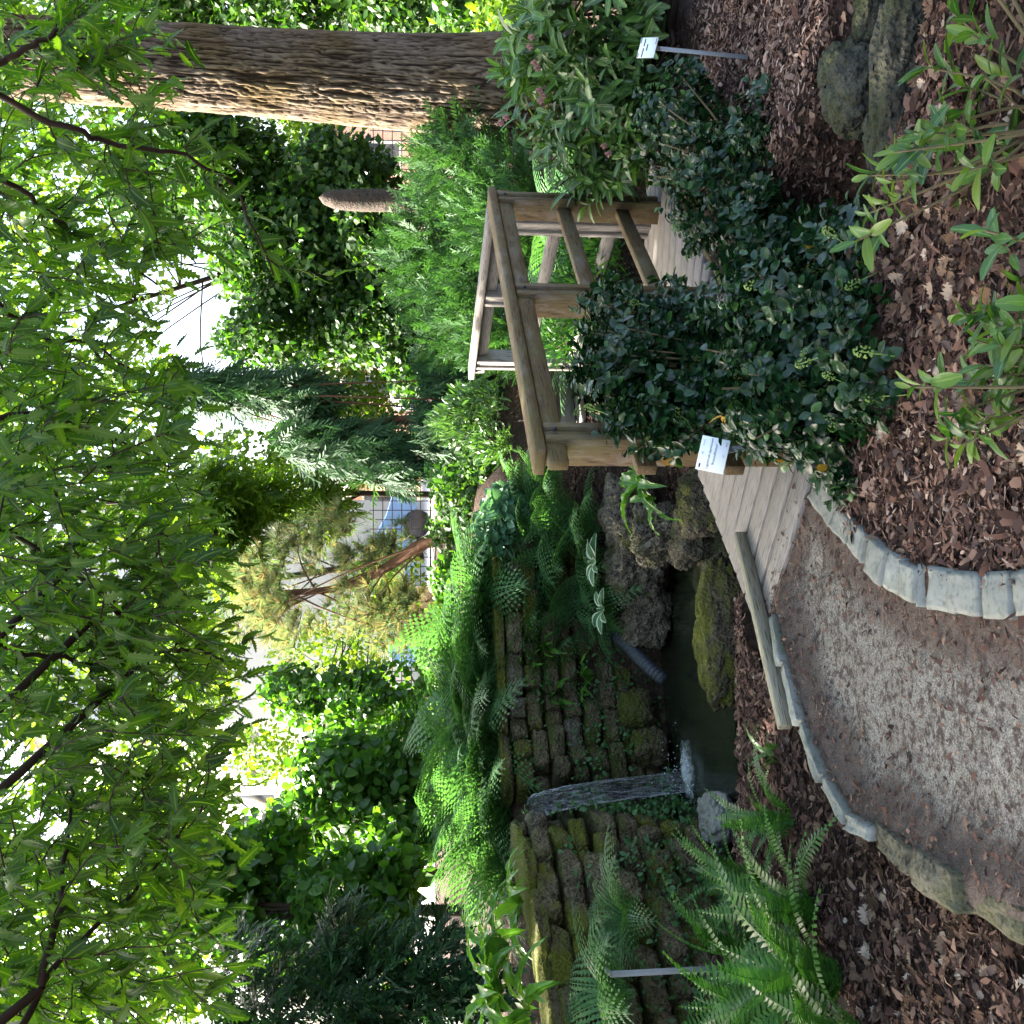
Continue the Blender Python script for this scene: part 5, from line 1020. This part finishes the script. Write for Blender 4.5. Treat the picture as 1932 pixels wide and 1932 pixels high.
def building(name, x0, x1, y, z1, mat, cols, rows, z0, label, rz):
    b = thing(name, ((x0 + x1) / 2, y, .9), label, 'building'); boxp('wall', (x0, y, .9), (x1, y + 8, z1), mat, b); boxp('cornice', (x0 - .2, y - .2, z1), (x1 + .2, y + 8.2, z1 + .3), MT['render'], b)
    for i in range(cols):
        for j in range(rows):
            cx = x0 + (i + .5) * (x1 - x0) / cols; cz = z0 + j * 3.0; w = boxp('window', (cx - .55, y - .05, cz), (cx + .55, y + .05, cz + 1.6), MT['render'], b); boxp('pane', (cx - .45, y - .062, cz + .1), (cx + .45, y - .03, cz + 1.5), MT['dark_glass'], w)
    b.rotation_euler = (0, 0, rz)
building('town_house', -13, -4.2, 33, 12, MT['render'], 4, 3, 2.6, 'pale sunlit house glimpsed through the trees at the left', -.9)
building('brick_house', -3, 14, 36, 3.6, MT['brick'], 6, 1, 1.6, 'red brick house glimpsed through the trees behind the bridge', -.75)
for i, (X, Y) in enumerate([(760, 1140), (770, 620), (770, 850)]):
    c = D(X, Y, 22); k = thing('brick_pier', (c[0], c[1], .9), ['brick gate pier behind the pine', 'brick gate pier behind the juniper', 'brick gate pier behind the weeping conifer'][i], 'pier', 'brick piers along the street'); boxp('shaft', (c[0] - .35, c[1] - .3, .8), (c[0] + .35, c[1] + .3, 2.5), MT['brick'], k); boxp('cap', (c[0] - .42, c[1] - .37, 2.5), (c[0] + .42, c[1] + .37, 2.6), MT['render'], k)
fx = [(-8, D(760, 1140, 22)[0] - .4), (D(760, 1140, 22)[0] + .4, D(770, 850, 22)[0] - .4), (D(770, 850, 22)[0] + .4, D(770, 620, 22)[0] - .4), (D(770, 620, 22)[0] + .4, 12)]
for i, (x0, x1) in enumerate(fx):
    f = thing('mesh_fence', ((x0 + x1) / 2, 22, .9), ['black grid fence left of the pine pier', 'black grid fence between the pine and conifer piers', 'black grid fence between the conifer and juniper piers', 'black grid fence right of the juniper pier'][i], 'fence', 'street fence panels'); b = Bag()
    for z in np.arange(1.0, 2.3, .2): V, F = chamfer(x1 - x0, .02, .02, .002); b.add(V + ((x0 + x1) / 2, 22, z), F)
    link('rail', b.mesh('rail'), MT['iron'], f); b = Bag()
    for x in np.arange(x0, x1, .2): V, F = chamfer(.02, .02, 1.35, .002); b.add(V + (x, 22.02, 1.6), F)
    link('bar', b.mesh('bar'), MT['iron'], f)
def car(label, x, y, rz, paint):
    prof = [(-2.0, .35), (-2.05, .75), (-1.9, .95), (-1.35, 1.02), (-.75, 1.42), (.75, 1.45), (1.5, 1.05), (2.0, .9), (2.08, .6), (2.0, .32)]; root = thing('parked_car', (x, y, .92), label, 'car', 'cars parked in the street'); Rm = Matrix.Translation((x, y, .92)) @ Matrix.Rotation(rz, 4, 'Z')
    m = plain('car_paint', paint, .3, .6, 0, .05, 3); n = len(prof); V = []; 
    for s, k in ((-.86, 1), (-.80, 1.0), (.80, 1), (.86, 1)):
        for (a, z) in prof: V.append((a * (.97 if abs(s) > .82 else 1), s * (.82 if z > 1.1 else 1), z))
    F = [[i * n + j, i * n + (j + 1) % n, (i + 1) * n + (j + 1) % n, (i + 1) * n + j] for i in range(3) for j in range(n)] + [list(range(n))[::-1], list(range(3 * n, 4 * n))]
    link('body', nmesh('body', V, F), m, root, Rm)
    for s in (-1, 1):
        link('side_window', nmesh('side_window', [(-1.15, s * .80, 1.04), (-.7, s * .715, 1.36), (.7, s * .715, 1.38), (1.2, s * .80, 1.06)], [[0, 1, 2, 3]]), MT['dark_glass'], root, Rm @ Matrix.Translation((0, s * .03, 0)))
        for a in (-1.25, 1.3): V, F = tube([(a, s * .70, .32), (a, s * .88, .32)], .32, 18); w = link('wheel', nmesh('wheel', V, F), MT['iron'], root, Rm); V, F = tube([(a, s * .84, .32), (a, s * .895, .32)], .19, 14); link('rim', nmesh('rim', V, F), MT['metal'], w, Rm)
car('white car parked behind the weeping conifer', 4.6, 25, .1, (.75, .76, .78)); car('blue car parked behind the pine', -1.6, 25, .05, (.10, .20, .42))
c = D(995 * .7547, 671 * .7547, 21.5); rs = thing('road_sign', (c[0], c[1], .9), 'round road sign with a red ring seen through leaves', 'sign'); V, F = tube([(c[0], c[1], .9), (c[0], c[1], c[2])], .03, 8); link('pole', nmesh('pole', V, F), MT['metal'], rs); V, F = tube([c + (0, .02, 0), c + (0, -.02, 0)], .20, 24); link('plate', nmesh('plate', V, F), plain('sign_red', (.6, .03, .03), .5), rs); V, F = tube([c + (0, -.01, 0), c + (0, -.026, 0)], .14, 24); link('sign_face', nmesh('sign_face', V, F), MT['plate'], rs)
